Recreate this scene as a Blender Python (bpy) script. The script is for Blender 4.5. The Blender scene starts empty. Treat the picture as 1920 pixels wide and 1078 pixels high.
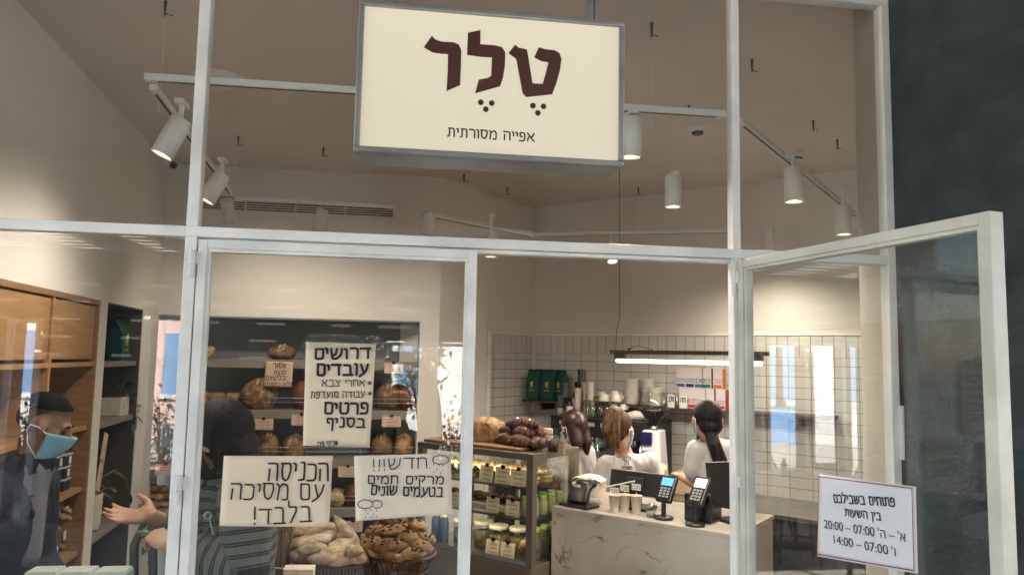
import bpy, math, random
from mathutils import Vector, Matrix, noise
random.seed(11)
SC = bpy.context.scene
COL = SC.collection
rad = math.radians

# ------------------------------------------------------------------ camera
FPX = 1400.0
PT, RO, YA = rad(5.37), rad(1.128), rad(8.17)
CAM = Vector((0, -2.1, 1.8))
_f = Vector((math.sin(YA) * math.cos(PT), math.cos(YA) * math.cos(PT), math.sin(PT)))
_r = Vector((math.cos(YA), -math.sin(YA), 0))
_u = _r.cross(_f)
_R = _r * math.cos(RO) + _u * math.sin(RO)
_U = _u * math.cos(RO) - _r * math.sin(RO)
cd = bpy.data.cameras.new('camera')
cam = bpy.data.objects.new('camera', cd)
COL.objects.link(cam)
cam.matrix_world = Matrix(((_R.x, _U.x, -_f.x, CAM.x), (_R.y, _U.y, -_f.y, CAM.y), (_R.z, _U.z, -_f.z, CAM.z), (0, 0, 0, 1)))
cd.sensor_fit = 'HORIZONTAL'
cd.sensor_width = 36
cd.lens = FPX / 1920 * 36
cd.clip_start = .02
cd.clip_end = 2000
SC.camera = cam
# ------------------------------------------------------------------ light, exposure
SUN_EL, SUN_AZ = rad(37), rad(20)          # azimuth from +Y towards +X
w = bpy.data.worlds.new('World')
SC.world = w
w.use_nodes = True
nt = w.node_tree
bg = nt.nodes['Background']
sky = nt.nodes.new('ShaderNodeTexSky')
sky.sky_type = 'NISHITA'
sky.sun_disc = False
sky.sun_elevation = SUN_EL
sky.sun_rotation = SUN_AZ
nt.links.new(sky.outputs[0], bg.inputs[0])
bg.inputs[1].default_value = .15
sl = bpy.data.lights.new('sun', 'SUN')
sl.energy = 5.0
sl.angle = rad(.5)
sl.color = (1, .95, .87)
so = bpy.data.objects.new('sun', sl)
COL.objects.link(so)
sd = Vector((math.sin(SUN_AZ) * math.cos(SUN_EL), math.cos(SUN_AZ) * math.cos(SUN_EL), math.sin(SUN_EL)))
so.rotation_euler = sd.to_track_quat('Z', 'Y').to_euler()
so.location = sd * 30
SC.view_settings.view_transform = 'Standard'
SC.view_settings.look = 'None'
SC.view_settings.exposure = 3.42
SC.view_settings.gamma = 1
SC.view_settings.use_curve_mapping = False
SC.cycles.use_denoising = True
SC.cycles.max_bounces = 10
SC.cycles.diffuse_bounces = 5
SC.cycles.glossy_bounces = 4
SC.cycles.transparent_max_bounces = 24
SC.cycles.sample_clamp_indirect = 6
SC.cycles.caustics_reflective = False
SC.cycles.caustics_refractive = False
WARM = (1, .875, .73)

# ------------------------------------------------------------------ where a line of sight meets a real plane
def ray(x, y): return _f + _R * ((x - 960) / FPX) - _U * ((y - 539) / FPX)
def atY(x, y, v):
    d = ray(x, y); return CAM + d * ((v - CAM.y) / d.y)
def atZ(x, y, v):
    d = ray(x, y); return CAM + d * ((v - CAM.z) / d.z)
def atD(x, y, v): return CAM + ray(x, y) * v
def atV(x, y, P0, a):
    n = Vector((math.cos(rad(a)), -math.sin(rad(a)), 0)); r = ray(x, y)
    return CAM + r * ((Vector(P0) - CAM).dot(n) / r.dot(n))
def dep(P): return (Vector(P) - CAM).dot(_f)
def px(n, P): return n * dep(P) / FPX

# ------------------------------------------------------------------ materials
MATS = {}
def M(name, col, rough=.6, metal=0, var=0.0, scale=12, bump=0, bscale=60, emit=0, spec=.5, col2=None, detail=4, coat=0, trans=0, alpha=1):
    if name in MATS: return MATS[name]
    m = bpy.data.materials.new(name); m.use_nodes = True
    t = m.node_tree; b = t.nodes['Principled BSDF']
    b.inputs['Base Color'].default_value = (*col, 1)
    b.inputs['Roughness'].default_value = rough
    b.inputs['Metallic'].default_value = metal
    b.inputs['Specular IOR Level'].default_value = spec
    b.inputs['Coat Weight'].default_value = coat
    b.inputs['Transmission Weight'].default_value = trans
    b.inputs['Alpha'].default_value = alpha
    if emit:
        b.inputs['Emission Color'].default_value = (*col, 1); b.inputs['Emission Strength'].default_value = emit
    tc = None
    if var or bump or col2:
        tc = t.nodes.new('ShaderNodeTexCoord')
    if var or col2:
        n = t.nodes.new('ShaderNodeTexNoise'); n.inputs['Scale'].default_value = scale; n.inputs['Detail'].default_value = detail
        t.links.new(tc.outputs['Object'], n.inputs['Vector'])
        r = t.nodes.new('ShaderNodeValToRGB')
        c2 = col2 or tuple(max(0, c * (1 - var)) for c in col)
        c1 = col if col2 else tuple(min(1, c * (1 + var * .6)) for c in col)
        r.color_ramp.elements[0].position = .35; r.color_ramp.elements[1].position = .65
        r.color_ramp.elements[0].color = (*c2, 1); r.color_ramp.elements[1].color = (*c1, 1)
        t.links.new(n.outputs['Fac'], r.inputs['Fac']); t.links.new(r.outputs['Color'], b.inputs['Base Color'])
    if bump:
        n2 = t.nodes.new('ShaderNodeTexNoise'); n2.inputs['Scale'].default_value = bscale; n2.inputs['Detail'].default_value = 5
        t.links.new(tc.outputs['Object'], n2.inputs['Vector'])
        bp = t.nodes.new('ShaderNodeBump'); bp.inputs['Strength'].default_value = bump; bp.inputs['Distance'].default_value = .01
        t.links.new(n2.outputs['Fac'], bp.inputs['Height']); t.links.new(bp.outputs['Normal'], b.inputs['Normal'])
    MATS[name] = m
    return m

def glass_mat(name, tint=(1, 1, 1), f0=.045, rough=0.0, dirt=0):
    m = bpy.data.materials.new(name); m.use_nodes = True; t = m.node_tree
    t.nodes.remove(t.nodes['Principled BSDF']); out = t.nodes['Material Output']
    tr = t.nodes.new('ShaderNodeBsdfTransparent'); tr.inputs[0].default_value = (*tint, 1)
    gl = t.nodes.new('ShaderNodeBsdfGlossy'); gl.inputs['Roughness'].default_value = rough
    lw = t.nodes.new('ShaderNodeLayerWeight'); lw.inputs['Blend'].default_value = .5
    p = t.nodes.new('ShaderNodeMath'); p.operation = 'POWER'; p.inputs[1].default_value = 5
    ma = t.nodes.new('ShaderNodeMath'); ma.operation = 'MULTIPLY_ADD'; ma.inputs[1].default_value = 1 - f0; ma.inputs[2].default_value = f0
    mx = t.nodes.new('ShaderNodeMixShader')
    t.links.new(lw.outputs['Facing'], p.inputs[0]); t.links.new(p.outputs[0], ma.inputs[0]); t.links.new(ma.outputs[0], mx.inputs[0])
    t.links.new(tr.outputs[0], mx.inputs[1]); t.links.new(gl.outputs[0], mx.inputs[2])
    last = mx
    if dirt:
        tc = t.nodes.new('ShaderNodeTexCoord'); n = t.nodes.new('ShaderNodeTexNoise'); n.inputs['Scale'].default_value = 3.5; n.inputs['Detail'].default_value = 8
        t.links.new(tc.outputs['Object'], n.inputs['Vector'])
        mr = t.nodes.new('ShaderNodeMapRange'); mr.inputs[1].default_value = .5; mr.inputs[2].default_value = .8; mr.inputs[3].default_value = 0; mr.inputs[4].default_value = dirt
        t.links.new(n.outputs['Fac'], mr.inputs[0])
        df = t.nodes.new('ShaderNodeBsdfDiffuse'); df.inputs[0].default_value = (.7, .7, .7, 1)
        m2 = t.nodes.new('ShaderNodeMixShader'); t.links.new(mr.outputs[0], m2.inputs[0]); t.links.new(mx.outputs[0], m2.inputs[1]); t.links.new(df.outputs[0], m2.inputs[2])
        last = m2
    t.links.new(last.outputs[0], out.inputs[0])
    MATS[name] = m
    return m

def wood_mat(name, c1, c2, sx=1.5, sy=14, sz=1.5, rough=.5):
    m = M(name, c1, rough); t = m.node_tree; b = t.nodes['Principled BSDF']
    tc = t.nodes.new('ShaderNodeTexCoord'); mp = t.nodes.new('ShaderNodeMapping'); mp.inputs['Scale'].default_value = (sx, sy, sz)
    n = t.nodes.new('ShaderNodeTexNoise'); n.inputs['Scale'].default_value = 4; n.inputs['Detail'].default_value = 8; n.inputs['Distortion'].default_value = .6
    r = t.nodes.new('ShaderNodeValToRGB'); r.color_ramp.elements[0].color = (*c2, 1); r.color_ramp.elements[1].color = (*c1, 1)
    r.color_ramp.elements[0].position = .3; r.color_ramp.elements[1].position = .7
    t.links.new(tc.outputs['Object'], mp.inputs[0]); t.links.new(mp.outputs[0], n.inputs['Vector']); t.links.new(n.outputs['Fac'], r.inputs[0]); t.links.new(r.outputs[0], b.inputs['Base Color'])
    return m

def tile_mat(name, bw, bh, col=(.62, .58, .5), grout=(.2, .18, .16)):
    m = M(name, col, .22); t = m.node_tree; b = t.nodes['Principled BSDF']
    tc = t.nodes.new('ShaderNodeTexCoord'); sp = t.nodes.new('ShaderNodeSeparateXYZ'); cb = t.nodes.new('ShaderNodeCombineXYZ')
    br = t.nodes.new('ShaderNodeTexBrick'); br.offset = 0; br.squash = 1
    br.inputs['Scale'].default_value = 1; br.inputs['Brick Width'].default_value = bw; br.inputs['Row Height'].default_value = bh
    br.inputs['Mortar Size'].default_value = .0028; br.inputs['Mortar Smooth'].default_value = .3
    br.inputs['Color1'].default_value = (*col, 1); br.inputs['Color2'].default_value = (*[c * .93 for c in col], 1); br.inputs['Mortar'].default_value = (*grout, 1)
    t.links.new(tc.outputs['Object'], sp.inputs[0]); t.links.new(sp.outputs['X'], cb.inputs['X']); t.links.new(sp.outputs['Z'], cb.inputs['Y'])
    t.links.new(cb.outputs[0], br.inputs['Vector']); t.links.new(br.outputs['Color'], b.inputs['Base Color'])
    bp = t.nodes.new('ShaderNodeBump'); bp.inputs['Strength'].default_value = .6; bp.inputs['Distance'].default_value = .003; bp.invert = True
    t.links.new(br.outputs['Fac'], bp.inputs['Height']); t.links.new(bp.outputs[0], b.inputs['Normal'])
    return m

# ------------------------------------------------------------------ mesh builder
I4 = Matrix()
def rotm(x=0, y=0, z=0): return Matrix.Rotation(rad(z), 4, 'Z') @ Matrix.Rotation(rad(y), 4, 'Y') @ Matrix.Rotation(rad(x), 4, 'X')
def tr(*v): return Matrix.Translation(Vector(v[0] if len(v) == 1 else v))
def frame(o, x, y):
    x = Vector(x).normalized(); y = Vector(y); y = (y - x * y.dot(x)).normalized(); z = x.cross(y)
    return Matrix(((x.x, y.x, z.x, o[0]), (x.y, y.y, z.y, o[1]), (x.z, y.z, z.z, o[2]), (0, 0, 0, 1)))
class MB:
    def __init__(s, T=None): s.v = []; s.f = []; s.sm = []; s.T = T or I4
    def add(s, vs, fs, smooth=False, T=None):
        A = s.T @ T if T else s.T; o = len(s.v)
        s.v += [tuple(A @ Vector(p)) for p in vs]; s.f += [tuple(i + o for i in f) for f in fs]; s.sm += [smooth] * len(fs)
        return s
    def box(s, c, d, T=None):
        x, y, z = d[0] / 2, d[1] / 2, d[2] / 2
        vs = [(c[0] + i * x, c[1] + j * y, c[2] + k * z) for i in (-1, 1) for j in (-1, 1) for k in (-1, 1)]
        return s.add(vs, [(0, 1, 3, 2), (4, 6, 7, 5), (0, 4, 5, 1), (2, 3, 7, 6), (0, 2, 6, 4), (1, 5, 7, 3)], False, T)
    def bx(s, x0, x1, y0, y1, z0, z1, T=None): return s.box(((x0 + x1) / 2, (y0 + y1) / 2, (z0 + z1) / 2), (abs(x1 - x0), abs(y1 - y0), abs(z1 - z0)), T)
    def cyl(s, p0, p1, r0, r1=None, n=16, cap=True, T=None):
        return s.tube([p0, p1], [r0, r0 if r1 is None else r1], n, cap, T)
    def tube(s, pts, r, n=8, cap=True, T=None, closed=False):
        pts = [Vector(p) for p in pts]; L = len(pts)
        rs = r if isinstance(r, (list, tuple)) else [r] * L
        vs = []; prev = None
        for i, p in enumerate(pts):
            if closed: d = pts[(i + 1) % L] - pts[i - 1]
            else: d = pts[min(i + 1, L - 1)] - pts[max(i - 1, 0)]
            d = d.normalized() if d.length > 1e-9 else Vector((0, 0, 1))
            if prev is None: a = d.orthogonal().normalized()
            else:
                a = prev - d * prev.dot(d); a = a.normalized() if a.length > 1e-6 else d.orthogonal().normalized()
            prev = a; b = d.cross(a)
            for k in range(n):
                t = 2 * math.pi * k / n
                vs.append(p + (a * math.cos(t) + b * math.sin(t)) * rs[i])
        fs = []
        for i in range(L if closed else L - 1):
            j = (i + 1) % L
            for k in range(n): fs.append((i * n + k, i * n + (k + 1) % n, j * n + (k + 1) % n, j * n + k))
        s.add(vs, fs, True, T)
        if cap and not closed:
            s.add(vs[:n], [tuple(range(n - 1, -1, -1))], False, T); s.add(vs[-n:], [tuple(range(n))], False, T)
        return s
    def lathe(s, prof, n=24, T=None, cap=True):
        vs = []; fs = []
        for r, z in prof:
            for k in range(n): a = 2 * math.pi * k / n; vs.append((r * math.cos(a), r * math.sin(a), z))
        for i in range(len(prof) - 1):
            for k in range(n): fs.append((i * n + k, i * n + (k + 1) % n, (i + 1) * n + (k + 1) % n, (i + 1) * n + k))
        s.add(vs, fs, True, T)
        if cap:
            if prof[0][0] > 1e-4: s.add(vs[:n], [tuple(range(n - 1, -1, -1))], False, T)
            if prof[-1][0] > 1e-4: s.add(vs[-n:], [tuple(range(n))], False, T)
        return s
    def ell(s, c, r, T=None, n=16, m=10, f=None):
        vs = []; fs = []
        if not hasattr(r, '__len__'): r = (r, r, r)
        for i in range(m + 1):
            th = math.pi * i / m
            for k in range(n):
                ph = 2 * math.pi * k / n
                d = Vector((math.sin(th) * math.cos(ph), math.sin(th) * math.sin(ph), math.cos(th)))
                q = Vector((d.x * r[0], d.y * r[1], d.z * r[2]))
                if f: q = f(d, q)
                vs.append((q.x + c[0], q.y + c[1], q.z + c[2]))
        for i in range(m):
            for k in range(n): fs.append((i * n + k, (i + 1) * n + k, (i + 1) * n + (k + 1) % n, i * n + (k + 1) % n))
        return s.add(vs, fs, True, T)
    def prism(s, poly, z0, z1, T=None, smooth=False):
        n = len(poly)
        ar = sum(poly[i][0] * poly[(i + 1) % n][1] - poly[(i + 1) % n][0] * poly[i][1] for i in range(n))
        if ar < 0: poly = poly[::-1]
        vs = [(p[0], p[1], z0) for p in poly] + [(p[0], p[1], z1) for p in poly]
        fs = [tuple(range(n - 1, -1, -1)), tuple(range(n, 2 * n))] + [(i, (i + 1) % n, n + (i + 1) % n, n + i) for i in range(n)]
        return s.add(vs, fs, smooth, T)
    def surf(s, fn, nu, nv, T=None, smooth=True):
        vs = [fn(i / nu, j / nv) for i in range(nu + 1) for j in range(nv + 1)]; q = nv + 1
        return s.add(vs, [(i * q + j, (i + 1) * q + j, (i + 1) * q + j + 1, i * q + j + 1) for i in range(nu) for j in range(nv)], smooth, T)
    def build(s, name, mat, parent=None, bevel=0, seg=2, solid=0):
        me = bpy.data.meshes.new(name); me.from_pydata(s.v, [], s.f)
        me.polygons.foreach_set('use_smooth', s.sm); me.update()
        o = bpy.data.objects.new(name, me); COL.objects.link(o)
        me.materials.append(MATS[mat] if isinstance(mat, str) else mat)
        if parent: o.parent = parent
        if solid:
            md = o.modifiers.new('solid', 'SOLIDIFY'); md.thickness = solid; md.offset = 0
        if bevel:
            md = o.modifiers.new('bevel', 'BEVEL'); md.width = bevel; md.segments = seg; md.limit_method = 'ANGLE'; md.angle_limit = rad(40); md.harden_normals = False
        return o

def tag(o, label, cat, group=None, kind=None):
    if label: o['label'] = label
    if cat: o['category'] = cat
    if group: o['group'] = group
    if kind: o['kind'] = kind
    return o
def thing(name, label, cat, loc=(0, 0, 0), rz=0, group=None, T=None):
    o = bpy.data.objects.new(name, None); COL.objects.link(o)
    if T is not None: o.matrix_world = T
    else: o.location = loc; o.rotation_euler = (0, 0, rad(rz))
    o.empty_display_size = .05
    return tag(o, label, cat, group)
def copy_tree(o, parent=None):
    c = o.copy(); COL.objects.link(c)
    if parent: c.parent = parent
    for ch in list(o.children): copy_tree(ch, c)
    return c
def dup(o, loc, rz=None, label=None, scale=None):
    c = copy_tree(o); c.location = loc
    if rz is not None: c.rotation_euler = (0, 0, rad(rz))
    if label: c['label'] = label
    if scale: c.scale = (scale,) * 3 if not hasattr(scale, '__len__') else scale
    return c
def struct(o): o['kind'] = 'structure'; return o

def fuse(name, mb, mat, parent, voxel=.008, smooth=6, attr=None, factor=.5, fold=0):
    """join overlapping closed shapes into one continuous skin"""
    o = mb.build(name, mat)
    md = o.modifiers.new('remesh', 'REMESH'); md.mode = 'VOXEL'; md.voxel_size = voxel; md.use_smooth_shade = True
    ms = o.modifiers.new('smooth', 'SMOOTH'); ms.iterations = smooth; ms.factor = factor
    dg = bpy.context.evaluated_depsgraph_get(); dg.update()
    me = bpy.data.meshes.new_from_object(o.evaluated_get(dg))
    o.modifiers.clear(); old = o.data; o.data = me; bpy.data.meshes.remove(old); me.name = name
    if fold:
        out = []
        for c, nn in [(v.co.copy(), v.normal.copy()) for v in me.vertices]:
            q = Vector((c.x * 16, c.y * 16, c.z * 5 + c.x * 6)); out += list(c + nn * fold * (noise.noise(q) + .6 * (1 - abs(noise.noise(q * 1.9 + Vector((3, 1, 7)))) * 2)))
        me.vertices.foreach_set('co', out)
        me.update()
    me.polygons.foreach_set('use_smooth', [True] * len(me.polygons))
    if not me.materials: me.materials.append(MATS[mat] if isinstance(mat, str) else mat)
    if attr:
        a = me.attributes.new('stripe', 'FLOAT', 'POINT')
        a.data.foreach_set('value', [attr(v.co) for v in me.vertices])
    if parent: o.parent = parent
    return o

# ------------------------------------------------------------------ handwriting (marker strokes) and printed text
GL = {
 'א': (.72, [[(.03, 1), (.7, 0)], [(.66, 1), (.62, .75), (.42, .5)], [(.06, 0), (.08, .35), (.28, .62)]]),
 'ב': (.66, [[(.08, 1), (.45, 1), (.55, .88), (.55, .02)], [(0, 0), (.68, .0)]]),
 'ג': (.45, [[(.05, 1), (.32, 1), (.37, .4), (.45, 0)], [(.36, .36), (.04, 0)]]),
 'ד': (.68, [[(0, 1), (.7, .98)], [(.54, .98), (.54, 0)]]),
 'ה': (.64, [[(0, 1), (.5, 1), (.6, .9), (.62, 0)], [(.1, .66), (.08, 0)]]),
 'ו': (.18, [[(0, 1), (.15, .95), (.15, 0)]]),
 'ז': (.3, [[(0, 1), (.3, .96)], [(.16, .98), (.15, 0)]]),
 'ח': (.62, [[(.08, .98), (.06, 0)], [(0, 1), (.5, 1), (.6, .9), (.62, 0)]]),
 'ט': (.64, [[(.02, 1), (.04, .15), (.15, 0), (.5, 0), (.62, .15), (.62, .85), (.52, 1), (.36, .93)]]),
 'י': (.16, [[(0, 1), (.14, .95), (.13, .55)]]),
 'כ': (.54, [[(0, 1), (.38, 1), (.52, .85), (.52, .15), (.4, 0), (0, 0)]]),
 'ל': (.52, [[(.06, 1.4), (.06, 1), (.5, 1), (.48, .7), (.15, -.02)]]),
 'מ': (.7, [[(.0, 1), (.16, .8), (.06, 0)], [(.16, .78), (.36, 1), (.56, .95), (.66, .75), (.66, 0), (.36, 0)]]),
 'ם': (.6, [[(.04, 1), (.58, 1), (.6, 0), (.08, 0), (.08, .98)]]),
 'נ': (.36, [[(.08, 1), (.3, 1), (.34, .02), (0, 0)]]),
 'ן': (.18, [[(0, 1), (.15, .95), (.14, -.4)]]),
 'ס': (.64, [[(0, 1), (.58, 1), (.63, .6), (.5, .12), (.33, 0), (.14, .15), (.06, .6), (.1, .98)]]),
 'ע': (.64, [[(.08, 1), (.3, .2)], [(.6, 1), (.52, .5), (.32, .15), (0, -.12)]]),
 'פ': (.56, [[(.24, .5), (.08, .55), (.06, 1), (.4, 1), (.52, .85), (.52, .15), (.4, 0), (0, 0)]]),
 'ף': (.56, [[(.24, .5), (.08, .55), (.06, 1), (.4, 1), (.52, .85), (.5, -.4)]]),
 'צ': (.58, [[(.05, 1), (.52, .12), (.5, 0), (0, 0)], [(.56, 1), (.5, .7), (.3, .52)]]),
 'ק': (.58, [[(0, 1), (.56, 1), (.5, .6), (.3, .25)], [(.08, .62), (.08, -.4)]]),
 'ר': (.54, [[(0, 1), (.38, 1), (.52, .86), (.52, 0)]]),
 'ש': (.78, [[(.02, 1), (.1, .02), (.4, .03), (.72, .4), (.78, 1)], [(.42, 1), (.36, .5), (.1, .3)]]),
 'ת': (.66, [[(.1, 1), (.5, 1), (.62, .88), (.62, 0)], [(.17, .98), (.17, .1), (0, 0)]]),
 '!': (.14, [[(.07, 1.05), (.07, .3)], [(.07, .04), (.07, -.03)]]),
 '*': (.4, [[(.2, .9), (.2, .3)], [(.02, .75), (.38, .45)], [(.02, .45), (.38, .75)]]),
 '#': (.6, [[(.2, .95), (.14, .05)], [(.46, .95), (.4, .05)], [(0, .65), (.6, .65)], [(0, .35), (.6, .35)]]),
 '.': (.1, [[(.05, .05), (.05, 0)]]),
}
def ribbon(mb, pts, w, T, z=0):
    pts = [Vector((p[0], p[1])) for p in pts]
    for i in range(len(pts) - 1):
        a, b = pts[i], pts[i + 1]; d = (b - a)
        if d.length < 1e-6: continue
        n = Vector((-d.y, d.x)).normalized() * w / 2
        mb.add([(*(a + n), z), (*(a - n), z), (*(b - n), z), (*(b + n), z)], [(0, 1, 2, 3)], False, T)
    for p in pts:
        mb.add([(p.x + w / 2 * math.cos(k * math.pi / 4), p.y + w / 2 * math.sin(k * math.pi / 4), z + .00008) for k in range(8)], [tuple(range(8))], False, T)
def curve_pts(p):
    if len(p) < 3: return p
    out = [p[0]]
    for i in range(1, len(p) - 1):
        a, b, c = p[i - 1], p[i], p[i + 1]
        out += [(b[0] + (a[0] - b[0]) * .22, b[1] + (a[1] - b[1]) * .22), (b[0] * .9 + (a[0] + c[0]) * .05, b[1] * .9 + (a[1] + c[1]) * .05), (b[0] + (c[0] - b[0]) * .22, b[1] + (c[1] - b[1]) * .22)]
    return out + [p[-1]]
def write(mb, text, xr, y, h, T, w=None, sx=.95, gap=.2, jit=.03, x_left=None, z=0, sk=1):
    """marker strokes, right to left, in the local plane of T; stretched to reach x_left when given"""
    w = w or h * .13
    tot = sum((GL[c][0] + gap if c != ' ' else .5) for c in text) - gap
    k = (xr - x_left) / tot if x_left is not None else h * sx
    x = xr
    for c in text:
        if c == ' ': x -= .5 * k; continue
        gw, st = GL[c]; dy = random.uniform(-jit, jit) * h; hs = h * (random.uniform(.94, 1.06) if sk else 1); kk = random.uniform(-.04, .06) if sk else 0
        for s in st:
            ribbon(mb, [(x - gw * k + p[0] * k + p[1] * h * kk, y + dy + p[1] * hs) for p in curve_pts(s)], w, T, z + random.uniform(0, .00006))
        x -= (gw + gap) * k
    return mb
def press(name, text, h, width, T, mat, parent, w):
    m = MB(); write(m, text, width / 2, -h / 2, h, T, w=w, jit=0, x_left=-width / 2, sk=0); return m.build(name, mat, parent)
def printed(name, text, h, width, T, mat, parent, bold=0.0, center=True):
    cu = bpy.data.curves.new(name, 'FONT'); cu.body = text; cu.size = 1; cu.offset = 0
    o = bpy.data.objects.new(name, cu); COL.objects.link(o)
    dg = bpy.context.evaluated_depsgraph_get(); dg.update()
    me = bpy.data.meshes.new_from_object(o.evaluated_get(dg)); COL.objects.unlink(o); bpy.data.objects.remove(o)
    xs = [v.co.x for v in me.vertices]; ys = [v.co.y for v in me.vertices]
    if not xs: return None
    x0, x1, y0, y1 = min(xs), max(xs), min(ys), max(ys)
    sx = width / (x1 - x0); sy = h / (y1 - y0) if h else sx
    for v in me.vertices:
        v.co = T @ Vector(((v.co.x - (x0 + x1) / 2) * sx, (v.co.y - (y0 + y1) / 2) * sy, v.co.z))
    me.materials.clear(); me.materials.append(MATS[mat])
    ob = bpy.data.objects.new(name, me); COL.objects.link(ob)
    if parent: ob.parent = parent
    return ob
# ------------------------------------------------------------------ palette
GZ = -.12                                   # ground level
CZ = 3.15                                   # shop ceiling
M('white_frame', (.84, .815, .77), .42, var=.12, scale=7, bump=.05, bscale=120)
M('aged_frame', (.62, .59, .51), .45, var=.15, scale=9, bump=.06, bscale=120)
M('white_paint', (.72, .68, .62), .8, var=.04, scale=2, bump=.06, bscale=90)
M('ceiling_paint', (.66, .6, .53), .85, var=.05, scale=1.2, bump=.04, bscale=70)
M('stucco_dark', (.06, .074, .076), .8, var=.25, scale=9, bump=1, bscale=38)
M('column_cream', (.5, .46, .4), .8, var=.06, scale=4, bump=.15)
M('niche_grey', (.19, .205, .205), .6, var=.12, scale=3)
M('shelf_grey', (.24, .215, .18), .55, var=.1, scale=6)
M('niche_brown', (.07, .06, .05), .6, var=.15, scale=3)
M('floor_dark', (.06, .06, .06), .4, var=.2, scale=3)
M('paving', (.42, .40, .37), .8, var=.15, scale=1.2, bump=.2, bscale=20)
M('slat', (.55, .52, .47), .6, var=.1, scale=3)
M('render_white', (.6, .6, .6), .8, var=.06, scale=1.5)
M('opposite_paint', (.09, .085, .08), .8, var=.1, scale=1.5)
M('facade_pink', (.62, .42, .38), .8, var=.1, scale=1)
M('added_house_blue', (.16, .34, .62), .8, var=.08, scale=1)
M('facade_blue', (.12, .25, .45), .4)
M('black', (.012, .012, .013), .35)
M('black_matte', (.015, .015, .016), .7)
M('steel', (.45, .45, .45), .3, 1, var=.1, scale=8)
M('galv', (.34, .335, .32), .42, .75, var=.2, scale=7)
M('bronze', (.07, .05, .035), .45, .5)
M('lamp_white', (.7, .69, .66), .4)
M('rubber', (.02, .02, .02), .8)
glass_mat('shop_glass', (.985, .995, .985), dirt=.02)
glass_mat('case_glass', (.96, .985, .97), f0=.03)
glass_mat('tape', (.97, .97, .95), f0=.09, rough=.12)
tile_mat('tile_rows', .155, .0775, (.64, .62, .57), (.27, .25, .225))
tile_mat('tile_upright', .0775, .155, (.64, .62, .57), (.27, .25, .225))
wood_mat('oak', (.42, .24, .105), (.30, .16, .065), .8, .8, 7)
wood_mat('oak_frame', (.30, .16, .07), (.2, .1, .04), 2, 2, 9)
wood_mat('tray_wood', (.28, .15, .07), (.2, .1, .045), 9, 2, 2)

# ------------------------------------------------------------------ ground, floor, ceilings
struct(MB().bx(-60, 60, -90, 60, GZ - .2, GZ).build('ground', 'paving'))
struct(MB().bx(-2.2, 3.6, .05, 5.6, GZ + .001, GZ + .006).build('shop_floor', 'floor_dark'))
struct(MB().bx(-2.6, 4.4, .06, 6.2, CZ, CZ + .2).build('shop_ceiling', 'ceiling_paint'))

# ------------------------------------------------------------------ the shop's walls
LA, LB = atZ(30, 0, CZ), atZ(320, 310, CZ)
ldir = Vector((LB.x - LA.x, LB.y - LA.y, 0)).normalized()
LO = LA - ldir * ((LA.y - .05) / ldir.y); LO.z = 0
LT = frame(LO, ldir, (-ldir.y, ldir.x, 0))             # x along the wall, y into it
LANG = math.degrees(math.atan2(ldir.x, ldir.y))
def onL(x, y): return LT.inverted() @ atV(x, y, LO, LANG)
LLEN = 3.7
cabS = onL(185, 562).x; n2a = onL(203, 567).x; n2b = onL(269, 582).x; NTOP = 2.065
t = thing('plaster_wall', 'cream plaster side wall holding the oak cabinet and a dark plant niche', 'wall', T=LT)
m = MB(); D = .42
m.bx(0, LLEN, 0, D, NTOP, CZ); m.bx(cabS, n2a, 0, D, GZ, NTOP); m.bx(n2b, LLEN, 0, D, GZ, NTOP); m.bx(0, .05, 0, D, GZ, NTOP)
m.build('wall_face', 'white_paint', t)
m = MB(); m.bx(n2a, n2b, .33, .345, GZ, NTOP); m.bx(n2a, n2a + .008, .004, .33, GZ, NTOP); m.bx(n2b - .008, n2b, .004, .33, GZ, NTOP); m.bx(n2a + .008, n2b - .008, .004, .33, NTOP - .008, NTOP)
m.build('niche_lining', 'niche_brown', t)
for z in (1.732, 1.39, .76):
    MB().bx(n2a + .01, n2b - .01, .02, .33, z - .03, z).build('niche_shelf', 'shelf_grey', t, .002)

BY = 3.49
BX0, BX1 = -1.7, .119
P0 = atY(824, 600, BY)
t = thing('bread_wall', 'cream end wall with the long dark bread niche and a slotted vent above', 'wall')
m = MB(); m.bx(BX1, P0.x, BY, BY + .45, GZ, CZ); m.bx(-1.95, BX1, BY, BY + .45, NTOP - .01, CZ)
m.build('wall_face', 'white_paint', t)
m = MB(); m.bx(-1.9, BX1, BY + .36, BY + .4, GZ, NTOP - .01); m.bx(BX1 - .01, BX1, BY + .004, BY + .36, GZ, NTOP - .01); m.bx(-1.9, BX1 - .01, BY + .004, BY + .36, NTOP - .022, NTOP - .01)
m.build('niche_lining', 'niche_grey', t)
SHZ = (1.753, 1.395, 1.045, .70)
for z in SHZ:
    MB().bx(-1.86, BX1 - .012, BY + .01, BY + .355, z - .062, z).build('bread_shelf', 'shelf_grey', t, .002)
for z in SHZ[1:]:
    g = MB(); y = BY + .018
    for dz in (.055, .085): g.tube([(-1.85, y, z + dz), (BX1 - .02, y, z + dz)], .0028, 6)
    for x in [-1.8 + .38 * i for i in range(5)] + [BX1 - .03]: g.tube([(x, y, z), (x, y, z + .087)], .003, 6)
    g.build('guard_rail', 'steel', t)

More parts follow.
